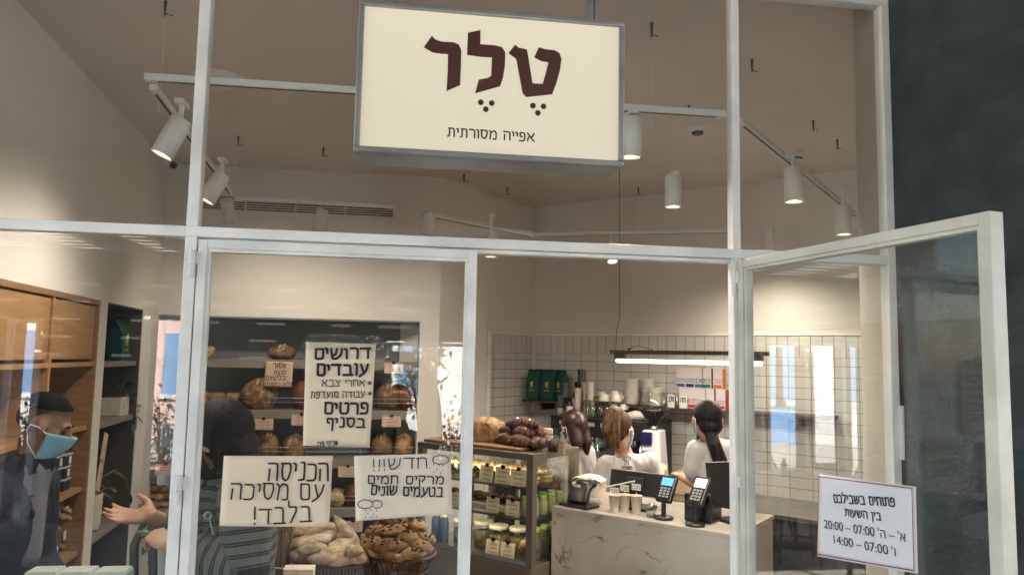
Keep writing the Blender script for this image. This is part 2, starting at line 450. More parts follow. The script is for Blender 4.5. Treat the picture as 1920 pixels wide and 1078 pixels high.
# walls of the coffee corner, turned 44 degrees
CA = 44
vv = Vector((math.sin(rad(CA)), math.cos(rad(CA)), 0)); uu = Vector((vv.y, -vv.x, 0))
C1 = atV(1005, 630, P0, CA); C1.z = 0
PE = atV(914, 620, P0, CA); PE.z = 0
P00 = Vector((P0.x, P0.y, 0))
PT_ = frame(P00, vv, -uu)                              # x along the side wall, y into it
t = thing('corner_pier', 'cream plaster pier between the bread niche and the tiled coffee corner', 'wall', T=PT_)
Lp = (PE - P00).length; Ls = (C1 - P00).length
MB().bx(0, Lp, 0, .4, GZ, CZ).build('wall_face', 'white_paint', t)
t = thing('tiled_side_wall', 'short white tiled wall beside the pier behind the coffee bags', 'wall', T=PT_ @ tr(Lp, 0, 0))
MB().bx(0, Ls - Lp + .3, .05, .4, GZ, CZ).build('wall_face', 'white_paint', t)
TT = 1.995
o = MB(tr(-.0, 0, 0)).bx(.07, Ls - Lp, .04, .051, GZ, TT - .155).build('tile_field', 'tile_rows', t)
MB().bx(0, Ls - Lp - .07, .04, .051, 0, .155).build('tile_border', 'tile_upright', t).location = (.07, 0, TT - .155)
m = MB(); m.bx(.012, .06, .0, .06, GZ, TT + .02); m.bx(.06, Ls - Lp, .036, .052, TT, TT + .014)
m.build('casing_trim', 'white_frame', t, .003)
TW = frame(C1, uu, vv)                                 # x along the tiled wall, y into it
t = thing('tiled_back_wall', 'long white stack bond tiled wall behind the coffee bar', 'wall', T=TW)
MB().bx(-.1, 3.4, .012, .3, GZ, CZ).build('wall_face', 'white_paint', t)
MB().bx(0, 3.3, 0, .0115, GZ, TT - .155).build('tile_field', 'tile_rows', t)
MB().bx(0, 3.3, 0, .0115, 0, .155).build('tile_border', 'tile_upright', t).location = (0, 0, TT - .155)
MB().bx(0, 3.3, -.006, .014, TT, TT + .014).build('cap_trim', 'white_frame', t, .002)
def onT(x, y, off=0):
    """local (along, into, up) on the plane parallel to the tiled wall, off metres in front of it"""
    return TW.inverted() @ atV(x, y, C1 - vv * off, CA + 90)
def wT(x, y, off=0): return atV(x, y, C1 - vv * off, CA + 90)
tag(MB().bx(3.25, 3.55, .06, 5.2, GZ, CZ).build('plaster_wall', 'white_paint'), 'plain cream wall at the far right end of the tiled wall', 'wall')

# round column standing half in, half out of the shopfront
t = thing('round_column', 'round column with rough dark grey stucco beside the shopfront', 'column', (2.065, 0, 0))
def halfcyl(a0, a1, r):
    m = MB(); n = 150
    def fn(u, v):
        a = a0 + (a1 - a0) * v; z = GZ + u * 3.75
        rr = r + .004 * noise.noise(Vector((a * 7, z * 4, 1))) - .0026 * max(0, noise.noise(Vector((a * 34, z * 52, 3))) - .12)
        return (rr * math.cos(a), rr * math.sin(a), z)
    m.surf(lambda u, v: fn(u, 1 - v), 240, n); return m
def pits(m):
    t = m.node_tree; b = t.nodes['Principled BSDF']; tc = t.nodes.new('ShaderNodeTexCoord'); n = t.nodes.new('ShaderNodeTexNoise'); n.inputs['Scale'].default_value = 42; n.inputs['Detail'].default_value = 8; n.inputs['Roughness'].default_value = .7
    v = t.nodes.new('ShaderNodeTexVoronoi'); v.inputs['Scale'].default_value = 55; v.inputs['Randomness'].default_value = 1
    r = t.nodes.new('ShaderNodeMapRange'); r.inputs[1].default_value = .05; r.inputs[2].default_value = .3
    ad = t.nodes.new('ShaderNodeMath'); ad.operation = 'MULTIPLY_ADD'; ad.inputs[1].default_value = .8
    bp = t.nodes.new('ShaderNodeBump'); bp.inputs['Strength'].default_value = 1; bp.inputs['Distance'].default_value = .03
    t.links.new(tc.outputs['Object'], n.inputs['Vector']); t.links.new(tc.outputs['Object'], v.inputs['Vector']); t.links.new(v.outputs['Distance'], r.inputs[0]); t.links.new(n.outputs['Fac'], ad.inputs[0]); ad.inputs[2].default_value = 0; t.links.new(ad.outputs[0], bp.inputs['Height']); t.links.new(bp.outputs[0], b.inputs['Normal'])
pits(MATS['stucco_dark'])
halfcyl(math.pi * .985, math.pi * 2.015, .577).build('stucco_face', 'stucco_dark', t)
halfcyl(.015 * math.pi, .985 * math.pi, .575).build('plaster_face', 'column_cream', t)

# ------------------------------------------------------------------ shopfront
FT = .02
t = thing('shopfront', 'white steel framed glazing of the bakery shopfront', 'shopfront')
def bar(x0, x1, z0, z1, name='mullion', y0=-FT, y1=FT): return MB().bx(x0, x1, y0, y1, z0, z1).build(name, 'white_frame', t, .002)
ZT0, ZT1, ZTOP = 2.106, 2.134, 2.932
XL0, XL1, XR0, XR1, XP0, XP1 = -.586, -.556, .960, .984, 1.460, 1.487
bar(-1.49, -1.45, GZ, 3.5); bar(XL0, XL1, GZ, ZT0); bar(XL0, XL1, ZT1, ZTOP); bar(XR0, XR1, GZ, ZT0); bar(XR0, XR1, ZT1, ZTOP); bar(XP0, XP1, GZ, ZTOP)
for a, b in ((-1.45, XL0), (XL0, XR1), (XR1, XP0)): bar(a, b, ZT0, ZT1, 'transom')
bar(-1.45, XP1, ZTOP, ZTOP + .035, 'head_rail')
bar(XL1, XR0, ZT0 - .012, ZT0 - .001, 'door_stop', -.004, FT + .012)
for a, b, z0, z1 in ((-1.45, XL0, GZ, ZT0), (-1.45, XL0, ZT1, ZTOP), (XL1, XR0, ZT1, ZTOP), (XR1, XP0, ZT1, ZTOP), (XR1, XP0, GZ, ZT0)):
    MB().bx(a, b, -.003, .003, z0, z1).build('glass_pane', 'shop_glass', t)
MB().bx(XP1 - .004, XP1 + .012, -.034, -.018, 1.52, 1.68).build('strike_plate', 'lamp_white', t, .002)
tag(MB().bx(-9, -1.49, -.1, .5, GZ, 3.5).build('outer_wall', 'render_white'), 'plain plaster wall left of the shopfront', 'wall')
tag(MB().bx(-1.49, 4.4, -.03, .055, ZTOP + .036, 3.5).build('fascia', 'white_paint'), 'plaster fascia above the shopfront glazing', 'wall')
struct(MB().bx(-9, 4.4, .06, 7, 3.5, 3.6).build('roof', 'render_white'))
tag(MB().bx(1.6, 12, .06, .3, GZ, 3.5).build('outer_wall', 'render_white'), 'plain plaster wall right of the dark column', 'wall')

def leaf(label, W, T, paint='white_frame'):
    """a glazed door leaf, hinge on its local origin, leaf along +x"""
    t = thing('glass_door', label, 'door', T=T)
    z0, z1, s = GZ + .01, ZT0 - .006, .024
    m = MB(); m.bx(0, s, -.018, .018, z0, z1); m.bx(W - s, W, -.018, .018, z0, z1); m.bx(s, W - s, -.017, .017, z1 - s, z1); m.bx(s, W - s, -.017, .017, z0, z0 + .1)
    m.build('frame', paint, t, .002)
    m = MB()
    for a, b, c, d in ((s, s + .009, z0 + .1, z1 - s), (W - s - .009, W - s, z0 + .1, z1 - s), (s + .009, W - s - .009, z1 - s - .009, z1 - s)): m.bx(a, b, -.012, .012, c, d)
    m.build('glazing_bead', paint, t, .001)
    MB().bx(s + .002, W - s - .002, -.003, .003, z0 + .1, z1 - s - .002).build('glass_pane', 'shop_glass', t)
    for z in (2.03, 1.44, .5):
        h = MB(); h.cyl((-.012, -.02, z - .035), (-.012, -.02, z - .001), .009); h.cyl((-.012, -.02, z + .001), (-.012, -.02, z + .04), .010); h.bx(-.012, .008, -.022, -.014, z + .002, z + .036)
        h.build('hinge', 'lamp_white', t, .001)
    return t
leaf('closed white glass door leaf carrying the three paper notices', .752, tr(XL1 + .003, 0, 0))
LFA = 170.3
lx = Vector((math.sin(rad(LFA)), math.cos(rad(LFA)), 0))
LEAF0 = Vector((.988, -.022, 0))
LEAFT = frame(LEAF0, lx, (lx.y, -lx.x, 0) if False else (-lx.y, lx.x, 0))
od = leaf('white glass door leaf standing wide open towards the street', .815, LEAFT, 'aged_frame')

# ------------------------------------------------------------------ hanging light box sign
SY = -.5
def sg(x, y): return atY(x, y, SY)
sx0, sx1 = sg(662, 283).x, sg(1170, 303).x; sz0, sz1 = sg(662, 284).z, sg(674, -1).z
M('sign_face', (1, .93, .72), .35); tt = MATS['sign_face'].node_tree; b = tt.nodes['Principled BSDF']
tc = tt.nodes.new('ShaderNodeTexCoord'); sp = tt.nodes.new('ShaderNodeSeparateXYZ'); cr = tt.nodes.new('ShaderNodeMapRange'); cr.inputs[1].default_value = 0; cr.inputs[2].default_value = sz1 - sz0
rp = tt.nodes.new('ShaderNodeValToRGB'); rp.color_ramp.interpolation = 'B_SPLINE'; e_ = rp.color_ramp.elements  # brighter bands painted into the glow where tubes would sit behind the face
for i_, (p_, v_) in enumerate(((0, .6), (.12, 1.25), (.42, .95), (.68, .75), (.88, 1.05), (1, .7))):
    x_ = e_[0] if i_ == 0 else (e_[1] if i_ == 5 else e_.new(p_)); x_.position = p_; x_.color = (v_, v_, v_, 1)
ml_ = tt.nodes.new('ShaderNodeMath'); ml_.operation = 'MULTIPLY'; ml_.inputs[1].default_value = .06
tt.links.new(tc.outputs['Object'], sp.inputs[0]); tt.links.new(sp.outputs['Z'], cr.inputs[0]); tt.links.new(cr.outputs[0], rp.inputs[0]); tt.links.new(rp.outputs[0], ml_.inputs[0]); tt.links.new(ml_.outputs[0], b.inputs['Emission Strength'])
b.inputs['Base Color'].default_value = (.5, .47, .38, 1); b.inputs['Emission Color'].default_value = (1, .9, .64, 1); b.inputs['Emission Strength'].default_value = .042
M('logo_brown', (.075, .022, .012), .5); M('logo_olive', (.035, .026, .01), .5)
t = thing('hanging_sign', 'lit cream light box sign with brown Hebrew logo above the doors', 'sign', ((sx0 + sx1) / 2, SY, sz0))
T0 = tr(-(sx0 + sx1) / 2, -SY, -sz0)
m = MB(T0); e = .013
m.bx(sx0, sx1, SY + .012, SY + .115, sz0, sz1)
m.build('housing', 'galv', t, .003)
m = MB(T0); m.bx(sx0, sx1, SY - .004, SY + .012, sz0, sz0 + e); m.bx(sx0, sx1, SY - .004, SY + .012, sz1 - e, sz1); m.bx(sx0, sx0 + e, SY - .0035, SY + .012, sz0 + e, sz1 - e); m.bx(sx1 - e, sx1, SY - .0035, SY + .012, sz0 + e, sz1 - e)
m.build('front_trim', 'galv', t, .003)
MB(T0).bx(sx0 + e, sx1 - e, SY + .004, SY + .011, sz0 + e, sz1 - e).build('lit_face', 'sign_face', t)
k = 560 / 1829
LOGO = [[(555, 218), (575, 240), (610, 253), (690, 258), (720, 272), (735, 305), (733, 400), (728, 520), (645, 556), (652, 440), (654, 330), (610, 327), (560, 320), (505, 288)],
        [(853, 183), (852, 270), (940, 276), (985, 288), (1005, 320), (1003, 400), (990, 480), (973, 527), (820, 570), (842, 487), (895, 477), (918, 465), (922, 400), (924, 350), (860, 347), (771, 334), (776, 199)],
        [(1066, 272), (1085, 290), (1138, 302), (1148, 360), (1172, 510), (1235, 512), (1255, 440), (1270, 380), (1230, 374), (1183, 350), (1210, 288), (1250, 300), (1310, 307), (1338, 325), (1350, 360), (1340, 430), (1318, 510), (1293, 576), (1135, 593), (1112, 570), (1095, 480), (1073, 360), (1025, 324)]]
ST = frame((sx0, SY + .004, sz0), (1, 0, 0), (0, 0, 1))
def sgl(p): q = sg(640 + p[0] * k, p[1] * k); return (q.x - sx0, q.z - sz0)
m = MB(T0)
for L in LOGO: m.prism([sgl(p) for p in L], .0, .0015, ST)
m.build('logo_lettering', 'logo_brown', t)
for i, (cx, cy) in enumerate(((855, 625), (922, 630), (886, 668), (1175, 646), (1240, 650), (1205, 690))):
    if i % 3 == 0: m = MB(T0)
    c = sgl((cx, cy)); m.prism([(c[0] + .0063 * math.cos(a * math.pi / 12), c[1] + .0063 * math.sin(a * math.pi / 12)) for a in range(24)], 0, .0015, ST)
    if i % 3 == 2: m.build('vowel_dots', 'logo_olive', t)
c0 = sgl((652, 818)); c1 = sgl((1184, 826))
press('tagline', 'אפייה מסורתית', .0185, c1[0] - c0[0], T0 @ ST @ tr((c0[0] + c1[0]) / 2, (c0[1] + c1[1]) / 2 - .001, .0008), 'logo_olive', t, .0034)
rx = sg(1122, 20).x
for x in (rx, sx0 + (sx1 - rx)):
    m = MB(T0); m.bx(x - .011, x + .003, SY + .05, SY + .066, sz1, 3.5); m.bx(x + .004, x + .011, SY + .045, SY + .071, sz1, 3.5); m.build('hanger_bar', 'galv', t, .001)

# ------------------------------------------------------------------ arcade over the pavement, and what stands across it
t = thing('slatted_canopy', 'pale slatted canopy over the pavement in front of the shop', 'canopy')
m = MB(); y = -.14
m.bx(-7, 8.6, -4.5, -.1, 3.5, 3.56); m.bx(-7, 8.6, -4.56, -4.501, 2.9, 3.56); y = -4.57
while y > -6.75:
    m.bx(-7, 8.6, y - .2, y, 2.9, 2.912); y -= .25
m.build('boards', 'slat', t)
m = MB()
for i in range(21): m.bx(-7 + i * .75, -7 + i * .75 + .3 + .2 * ((i * 7) % 3) / 2, -6.98, -4.57, 2.914, 3.0)
m.build('joists', 'slat', t)
OY = 7.0
def rX(x): return atY(x, 670, OY).x
def rZ(x, y): return atY(x, y, OY).z
ops = [(rX(25), rX(66), GZ, rZ(45, 597)), (rX(280), rX(337), .35, rZ(300, 592)), (rX(735), rX(1010), GZ, rZ(800, 641)), (rX(1300), rX(1426), .4, rZ(1410, 642)), (rX(1441), rX(1508), GZ, rZ(1470, 640)), (rX(1523), rX(1582), .5, rZ(1550, 642)), (rX(1590), rX(1625), GZ, rZ(1600, 644))]
t = thing('opposite_building', 'arcade building across the pavement with tall openings to a sunny street', 'building')
m = MB(); xs = -7
top = 2.35
for a, b, z0, z1 in ops:
    m.bx(xs, a, -OY - .25, -OY, GZ, top)
    if z0 > GZ: m.bx(a, b, -OY - .25, -OY, GZ, z0)
    m.bx(a, b, -OY - .25, -OY, z1, top); xs = b
m.bx(xs, 8.6, -OY - .25, -OY, GZ, top); m.bx(-7, 8.6, -OY - .25, -OY, top, 3.0); m.bx(-7, 8.6, -OY, -6.7, 2.93, 2.98)
m.build('wall', 'opposite_paint', t)
for a, b, z0, z1 in ops:
    m = MB()
    for x in (a - .036, b + .036): m.bx(x - .035, x + .035, -OY - .03, -OY + .04, z0, z1)
    m.bx(a, b, -OY - .03, -OY + .04, z1 - .05, z1)
    if b - a > .7: m.bx((a + b) / 2 - .03, (a + b) / 2 + .03, -OY - .05, -OY + .02, z0, z1 - .05)
    m.build('door_frame', 'white_frame', t)
B0 = -15
for x0, x1, h, mt, lb in ((-16, -6.2, 7, 'render_white', 'white sunlit house across the street with blue windows'), (-5.8, -1.2, 5, 'facade_pink', 'pink house across the street beside the white one'), (-.9, 6.6, 8, 'render_white', 'tall white sunlit house straight across the street'), (7.0, 8.25, 6, 'render_white', 'narrow white house across the street on the right'), (8.3, 9.75, 6, 'added_house_blue', 'light blue house added across the street for its blue reflection'), (9.8, 22, 6, 'render_white', 'long white house across the street on the far right')):  # narrow blue house is added to turn the fixed pane's reflection blue
    t = thing('street_house', lb, 'house', ((x0 + x1) / 2, B0, GZ)); hw = (x1 - x0) / 2
    MB().bx(-hw, hw, -6, 0, 0, h).build('wall', mt, t)
    n = max(2, int(hw * 2 / 2.2))
    for i in range(n):
        for z in (1.0, 3.6):
            x = -hw + (i + .5) * 2 * hw / n
            w_ = MB(); w_.bx(x - .45, x + .45, -.02, .03, z, z + 1.3); w_.build('window', 'facade_blue', t)
            w_ = MB(); w_.bx(x - .5, x + .5, .0, .09, z - .1, z); w_.build('sill', 'render_white', t)
    MB().bx(-hw - .1, hw + .1, -6.1, .12, h, h + .2).build('parapet', 'slat', t)
# ------------------------------------------------------------------ track lights
LAMP = .43
M('lamp_glow', (1, .86, .62), .4, emit=1.2)
M('slot_dark', (.05, .04, .03), .6)
TZ = 2.68
t = thing('lighting_track', 'white rectangular lighting track hung under the shop ceiling', 'lighting track', (0, 0, TZ))
def rail(a, b, w=.026, h=.023, name='rail', slot=True):
    a = Vector((a[0], a[1], 0)); b = Vector((b[0], b[1], 0)); d = (b - a); L = d.length
    T = frame(a, d, (-d.y, d.x, 0))
    r = MB(T).bx(0, L, -w / 2, w / 2, 0, h).build(name, 'lamp_white', t, .001)
    if slot: MB(T).bx(.04, L - .04, -w / 2 + .007, w / 2 - .007, -.001, .0).build('slot', 'slot_dark', r)
    return r
q = lambda x, y: atZ(x, y, TZ)
f0, f1 = q(272, 152), q(1362, 221); l0, l1 = q(287, 170), q(432, 366); r0, r1 = q(1388, 232), q(1606, 408); b1 = q(738, 392)
rail(f0, f1); rail(l0, l1); rail(q(440, 376), b1); rail(r0, r1)
g0, g1 = q(780, 402), q(1000, 445); rail(g0, g1, .026); rail(q(1000, 443), q(1380, 436), .024)
hooks = [(310, 12), (447, 262), (606, 283), (870, 332), (951, 357), (1197, 357), (1222, 52), (1410, 120), (1292, 205), (1525, 233), (1570, 268), (1118, 292)]
for i, (x, y) in enumerate(hooks):
    p = atZ(x, y, CZ - .02)
    t = thing('suspension_wire', 'thin pale suspension wire with a dark ceiling anchor', 'wire', p, group='suspension wires under the ceiling')
    h = MB(); h.cyl((0, 0, .02), (0, 0, -.042), .007, .003, 8); h.tube([(0, 0, -.03), (.03, .004, -.035)], .002, 5); h.build('anchor', 'bronze', t)
    MB().tube([(0, 0, -.05), (.002, 0, -.2), (0, 0, TZ - p.z + .03)], .0013, 5).build('wire', 'lamp_white', t)

def track_light(x, y, d, aim, lit, label, plug=True, energy=10, L=.145, glow=True):
    """lamp with its centre on the sight line at depth d, pointing along aim"""
    c = atD(x, y, d); a = Vector(aim).normalized(); s = a.orthogonal().normalized()
    T = frame(c, s, a.cross(s)); T = Matrix(((T[0][0], T[0][1], T[0][2], 0), (T[1][0], T[1][1], T[1][2], 0), (T[2][0], T[2][1], T[2][2], 0), (0, 0, 0, 1)))
    if (T.to_3x3() @ Vector((0, 0, 1))).dot(a) < 0: T = frame((0, 0, 0), s, -(a.cross(s)))
    r = .038
    t = thing('track_light', label, 'spotlight', c, group='track lights under the ceiling')
    m = MB(T); m.lathe([(.001, -L / 2), (r - .004, -L / 2), (r, -L / 2 + .004), (r, L / 2), (r - .004, L / 2), (r - .005, L / 2 - .02)], 28, cap=False)
    m.build('lamp_body', 'lamp_white', t)
    m = MB(T); m.lathe([(.001, L / 2 - .012), (r - .005, L / 2 - .012)], 28, cap=False); m.build('lens', 'lamp_glow' if lit else 'lamp_white', t)
    if plug:
        m = MB(); tp = Vector((0, 0, TZ - c.z)) ; back = -a * (L / 2)
        m.cyl(back * .9, (back.x * .9, back.y * .9, TZ - c.z), .009); m.bx(back.x * .9 - .015, back.x * .9 + .015, back.y * .9 - .04, back.y * .9 + .04, TZ - c.z - .018, TZ - c.z - .001)
        m.build('adapter', 'lamp_white', t, .001)
    if lit:
        ld = bpy.data.lights.new('spot_bulb', 'SPOT'); ld.energy = energy * LAMP; ld.color = WARM; ld.spot_size = rad(150); ld.spot_blend = 1; ld.shadow_soft_size = .035
        lo = bpy.data.objects.new('spot_bulb', ld); COL.objects.link(lo); lo.parent = t
        lo.location = a * (L / 2 + .005); lo.rotation_euler = (-a).to_track_quat('Z', 'Y').to_euler()
    return t
def dz(x, y, zz): return dep(atZ(x, y, zz))
LZ = TZ - .11
for x, y, aim, lit, lab in (
    (322, 258, (-.42, -.1, -1), 1, 'tilted lit white spotlight beside the camera dome at the left'),
    (402, 352, (-.48, -.12, -1), 1, 'tilted lit white spotlight just right of the left mullion'),
    (428, 396, (.12, .55, -1), 1, 'white spotlight turned to the bread wall below the left end of the vent'),
    (600, 414, (-.3, .55, -1), 1, 'white spotlight turned to the bread wall under the middle of the vent'),
    (803, 418, (-.1, .5, -1), 1, 'white spotlight hanging where the two thin rails meet'),
    (1183, 258, (0, .05, -1), 1, 'lit white spotlight half hidden behind the hanging sign'),
    (1262, 360, (0, 0, -1), 1, 'lit white spotlight between the sign and the right mullion'),
    (1488, 347, (.0, 0, -1), 1, 'larger lit white spotlight on the slanting right rail'),
    (1582, 413, (0, 0, -1), 1, 'lit white spotlight near the far end of the right rail'),
    (1440, 449, (0, .1, -1), 1, 'small white spotlight just above the top of the open door'),
    (921, 460, (0, 0, -1), 1, 'lit spotlight peeking out under the transom by the door post'),
    (1147, 474, (0, -.35, -1), 1, 'white spotlight cut by the transom above the coffee corner')):
    zz = LZ if y < 440 else LZ - .02
    dd = {322: 2.62, 402: 3.4, 428: 4.6, 600: 4.7, 803: 4.6, 1183: 2.65, 1262: 3.5, 1488: 3.1, 1582: 3.7, 1440: 5.0, 921: 4.6, 1147: 5.3}[x]
    tl = track_light(x, y, dd, aim, lit, lab, energy={1147: 7, 322: 8, 402: 9, 1488: 12, 1582: 10, 428: 4, 600: 4, 803: 6}.get(x, 15))
# ------------------------------------------------------------------ ceiling fittings
M('dome_black', (.01, .01, .012), .08)
p = atV(310, 305, LO, LANG)
t = thing('security_camera', 'white dome security camera on the left wall below the spotlight', 'camera', p)
T = frame((0, 0, 0), (0, 0, 1), (0, 1, 0))
m = MB(); m.ell((.035, 0, .0), (.04, .055, .045)); m.bx(-.01, .03, -.05, .05, -.03, .045); m.build('housing', 'lamp_white', t)
MB().ell((.06, -.022, -.02), (.028, .03, .028)).build('lens_dome', 'dome_black', t)
p = atZ(1490, 288, CZ)
t = thing('smoke_detector', 'round white smoke detector on the ceiling above the right spotlights', 'detector', p)
MB().lathe([(.001, -.045), (.04, -.04), (.055, -.02), (.06, 0)], 28).build('body', 'lamp_white', t)
MB().tube([(.05 * math.cos(a / 4), .05 * math.sin(a / 4), -.04) for a in range(8, 22)], .006).build('ring', 'slot_dark', t)
p = atZ(1308, 240, CZ)
t = thing('sprinkler', 'small round ceiling sensor above the right mullion', 'sensor', p)
MB().lathe([(.001, -.03), (.04, -.025), (.05, 0)], 24).build('body', 'lamp_white', t); MB().lathe([(.03, -.04), (.034, -.026)], 20).build('rim', 'slot_dark', t)
p = atZ(410, 147, CZ)
t = thing('ceiling_speaker', 'shallow round white ceiling speaker behind the front rail', 'speaker', p)
MB().lathe([(.001, -.03), (.1, -.028), (.12, -.01), (.125, 0)], 36).build('grille', 'lamp_white', t)
v0, v1 = atY(366, 366, BY), atY(738, 408, BY)
t = thing('air_vent', 'long slotted white air vent high on the bread wall', 'vent', ((v0.x + v1.x) / 2, BY, v1.z))
W = (v1.x - v0.x) / 2; Hh = .1
MB().bx(-W, W, -.003, -.001, .0, Hh).build('backing', 'slot_dark', t)
m = MB()
for i in range(7):
    z = i * Hh / 6; m.bx(-W, W, -.014, -.004, z - .0032, z + .0032)
for i in range(5): x = -W + i * W / 2; m.bx(x - .004, x + .004, -.013, -.004, 0, Hh)
m.build('louvre', 'white_paint', t)

# linear lamp over the coffee bar
pa = wT(1147, 655, 1.0); pb = wT(1440, 664, 1.0)
M('tube_glow', (1, .87, .62), .4, emit=.22)
d = pb - pa; L = d.length; d.z = 0; pz = (pa.z + pb.z) / 2
t = thing('linear_lamp', 'long glowing tube lamp in a bronze housing above the coffee bar', 'lamp', T=frame((pa.x, pa.y, pz), d, (-d.y, d.x, 0)))
m = MB(); m.bx(0, L, -.03, .03, -.02, .006); m.bx(.03, .1, -.022, .022, -.05, -.02); m.bx(L - .1, L - .03, -.022, .022, -.05, -.02); m.build('housing', 'bronze', t, .002)
m = MB(); m.cyl((.045, 0, -.066), (L - .045, 0, -.066), .014, n=20); m.ell((.045, 0, -.066), .014); m.ell((L - .045, 0, -.066), .014); m.build('tube', 'tube_glow', t)
ctop = wT(1152, 400, 1.0)
m = MB(); pts = [(.03, 0, 0), (.035, 0, .12), (.06, .0, .25), (.055, 0, .5), (.05, 0, CZ - pz)]; m.tube(pts, .0022, 6); m.tube([(L * .8, 0, 0), (L * .8, 0, CZ - pz)], .0022, 6); m.ell((.13, 0, .015), .012); m.tube([(.13, 0, .02), (.2, 0, .035), (.3, 0, .008)], .003, 6); m.build('cord', 'bronze', t)
ld = bpy.data.lights.new('tube_light', 'AREA'); ld.shape = 'RECTANGLE'; ld.size = L; ld.size_y = .04; ld.energy = 3.5 * LAMP; ld.color = WARM
lo = bpy.data.objects.new('tube_light', ld); COL.objects.link(lo); lo.parent = t; lo.location = (L / 2, 0, -.1)

# ------------------------------------------------------------------ paper notices
def paper_mat(n, c): return M(n, c, .75, var=.05, scale=3)
paper_mat('paper_cream', (.86, .70, .5)); paper_mat('paper_white', (.85, .73, .58)); paper_mat('paper_pink', (.66, .46, .34)); paper_mat('paper_cool', (.72, .7, .72))
M('marker', (.018, .012, .02), .6); M('ink', (.02, .018, .02), .6); M('red_line', (.25, .02, .05), .5)
def quadframe(tl, tr_, bl, br): 
    X = ((tr_ - tl) + (br - bl)) / 2; Yv = ((tl - bl) + (tr_ - br)) / 2
    return frame(bl, X, Yv), X.length, Yv.length
def notice(name, label, crn, plane, mat, build, warp=.004):
    P = [plane(*c) for c in crn]                       # tl tr br bl
    T, W, H = quadframe(P[0], P[1], P[3], P[2])
    t = thing(name, label, 'notice', T=T)
    inv = T.inverted(); c = [inv @ p for p in P]
    def fn(u, v):
        a = c[3].lerp(c[2], u); b_ = c[0].lerp(c[1], u); p = a.lerp(b_, v)
        return (p.x, p.y, .0006 + warp * (.5 + .5 * noise.noise(Vector((u * 2.2, v * 2.2, W * 9)))) * (1 if 0 < u < 1 or 0 < v < 1 else 0))
    MB().surf(fn, 14, 14).build('sheet', mat, t, solid=.0004)
    build(t, T, inv, plane)
    return t
def strokes(t, inv, plane, lines, mat='marker', name='handwriting', z=.0062, wf=.13):
    for text, xr, xl, yt, yb, *o in lines:
        m = MB()
        a = inv @ plane(xr[0], xr[1]); b = inv @ plane(xl[0], xl[1])
        ang = math.atan2(a.y - b.y, a.x - b.x); h = (inv @ plane(xr[0], yt)).y - (inv @ plane(xr[0], yb)).y
        T2 = tr(a.x, a.y, 0) @ Matrix.Rotation(ang, 4, 'Z')
        write(m, text, 0, 0, h, T2, w=h * wf if not o else o[0], x_left=-(Vector((a.x, a.y)) - Vector((b.x, b.y))).length, z=z)
        m.build(name, mat, t)
gp = lambda x, y: atY(x, y, -.0085)
# line = (text, right end on baseline, left end on baseline, y of top, y of baseline at the right end)
def b1_(t, T, inv, pl):
    strokes(t, inv, pl, [('דרושים', (694, 671), (590, 673), 653, 671), ('עובדים', (690, 702), (594, 703), 683, 702)], wf=.25, name='bold_handwriting')
    strokes(t, inv, pl, [('אחרי צבא', (684, 723), (604, 724), 712, 723), ('*', (697, 724), (690, 724), 713, 724), ('עבודה מועדפת', (684, 744), (583, 746), 733, 744), ('*', (697, 744), (690, 744), 733, 744), ('#כיף פה', (634, 834), (596, 837), 825, 834)], wf=.17)
    strokes(t, inv, pl, [('פרטים', (690, 775), (608, 775), 756, 775), ('בסניף', (684, 800), (612, 800), 784, 800)], wf=.23, name='bold_handwriting')
t = notice('job_notice', 'tall handwritten job notice taped highest on the closed door', [(574, 641), (705, 645), (693, 838), (568, 835)], gp, 'paper_cream', b1_)
def tape(t, inv, pl, pts, label=None):
    m = MB(); c = [inv @ pl(*p) for p in pts]
    def fn(u, v):
        a = c[3].lerp(c[2], u); b_ = c[0].lerp(c[1], u); p = a.lerp(b_, v)
        return (p.x, p.y, .005 + .004 * noise.noise(Vector((u * 9, v * 3, 2.2))) + .003 * noise.noise(Vector((u * 25, v * 9, .2))))
    m.surf(fn, 40, 10); m.build('tape', 'tape', t)
inv = t.matrix_world.inverted()
tape(t, inv, gp, [(580, 624), (718, 630), (720, 660), (562, 655)]); tape(t, inv, gp, [(590, 832), (692, 834), (690, 852), (585, 850)])
def b2_(t, T, inv, pl):
    strokes(t, inv, pl, [('הכניסה', (616, 899), (502, 899), 868, 900), ('עם מסיכה', (606, 936), (432, 935), 908, 936), ('בלבד!', (584, 976), (476, 981), 948, 976)], wf=.115)
notice('mask_notice', 'wide handwritten notice with three big lines at left of the closed door', [(420, 854), (624, 854), (617, 987), (412, 985)], gp, 'paper_cream', b2_)
def cloud(m, inv, pl, cx, cy, w_, h_, n=9, a0=0, a1=2 * math.pi):
    pts = []
    for i in range(n * 6 + 1):
        a = a0 + (a1 - a0) * i / (n * 6); b = 1 + .13 * abs(math.sin((a - a0) * n / 2))
        q = inv @ pl(cx + w_ / 2 * math.cos(a) * b, cy - h_ / 2 * math.sin(a) * b); pts.append((q.x, q.y))
    ribbon(m, pts, .0022, I4, .0062)
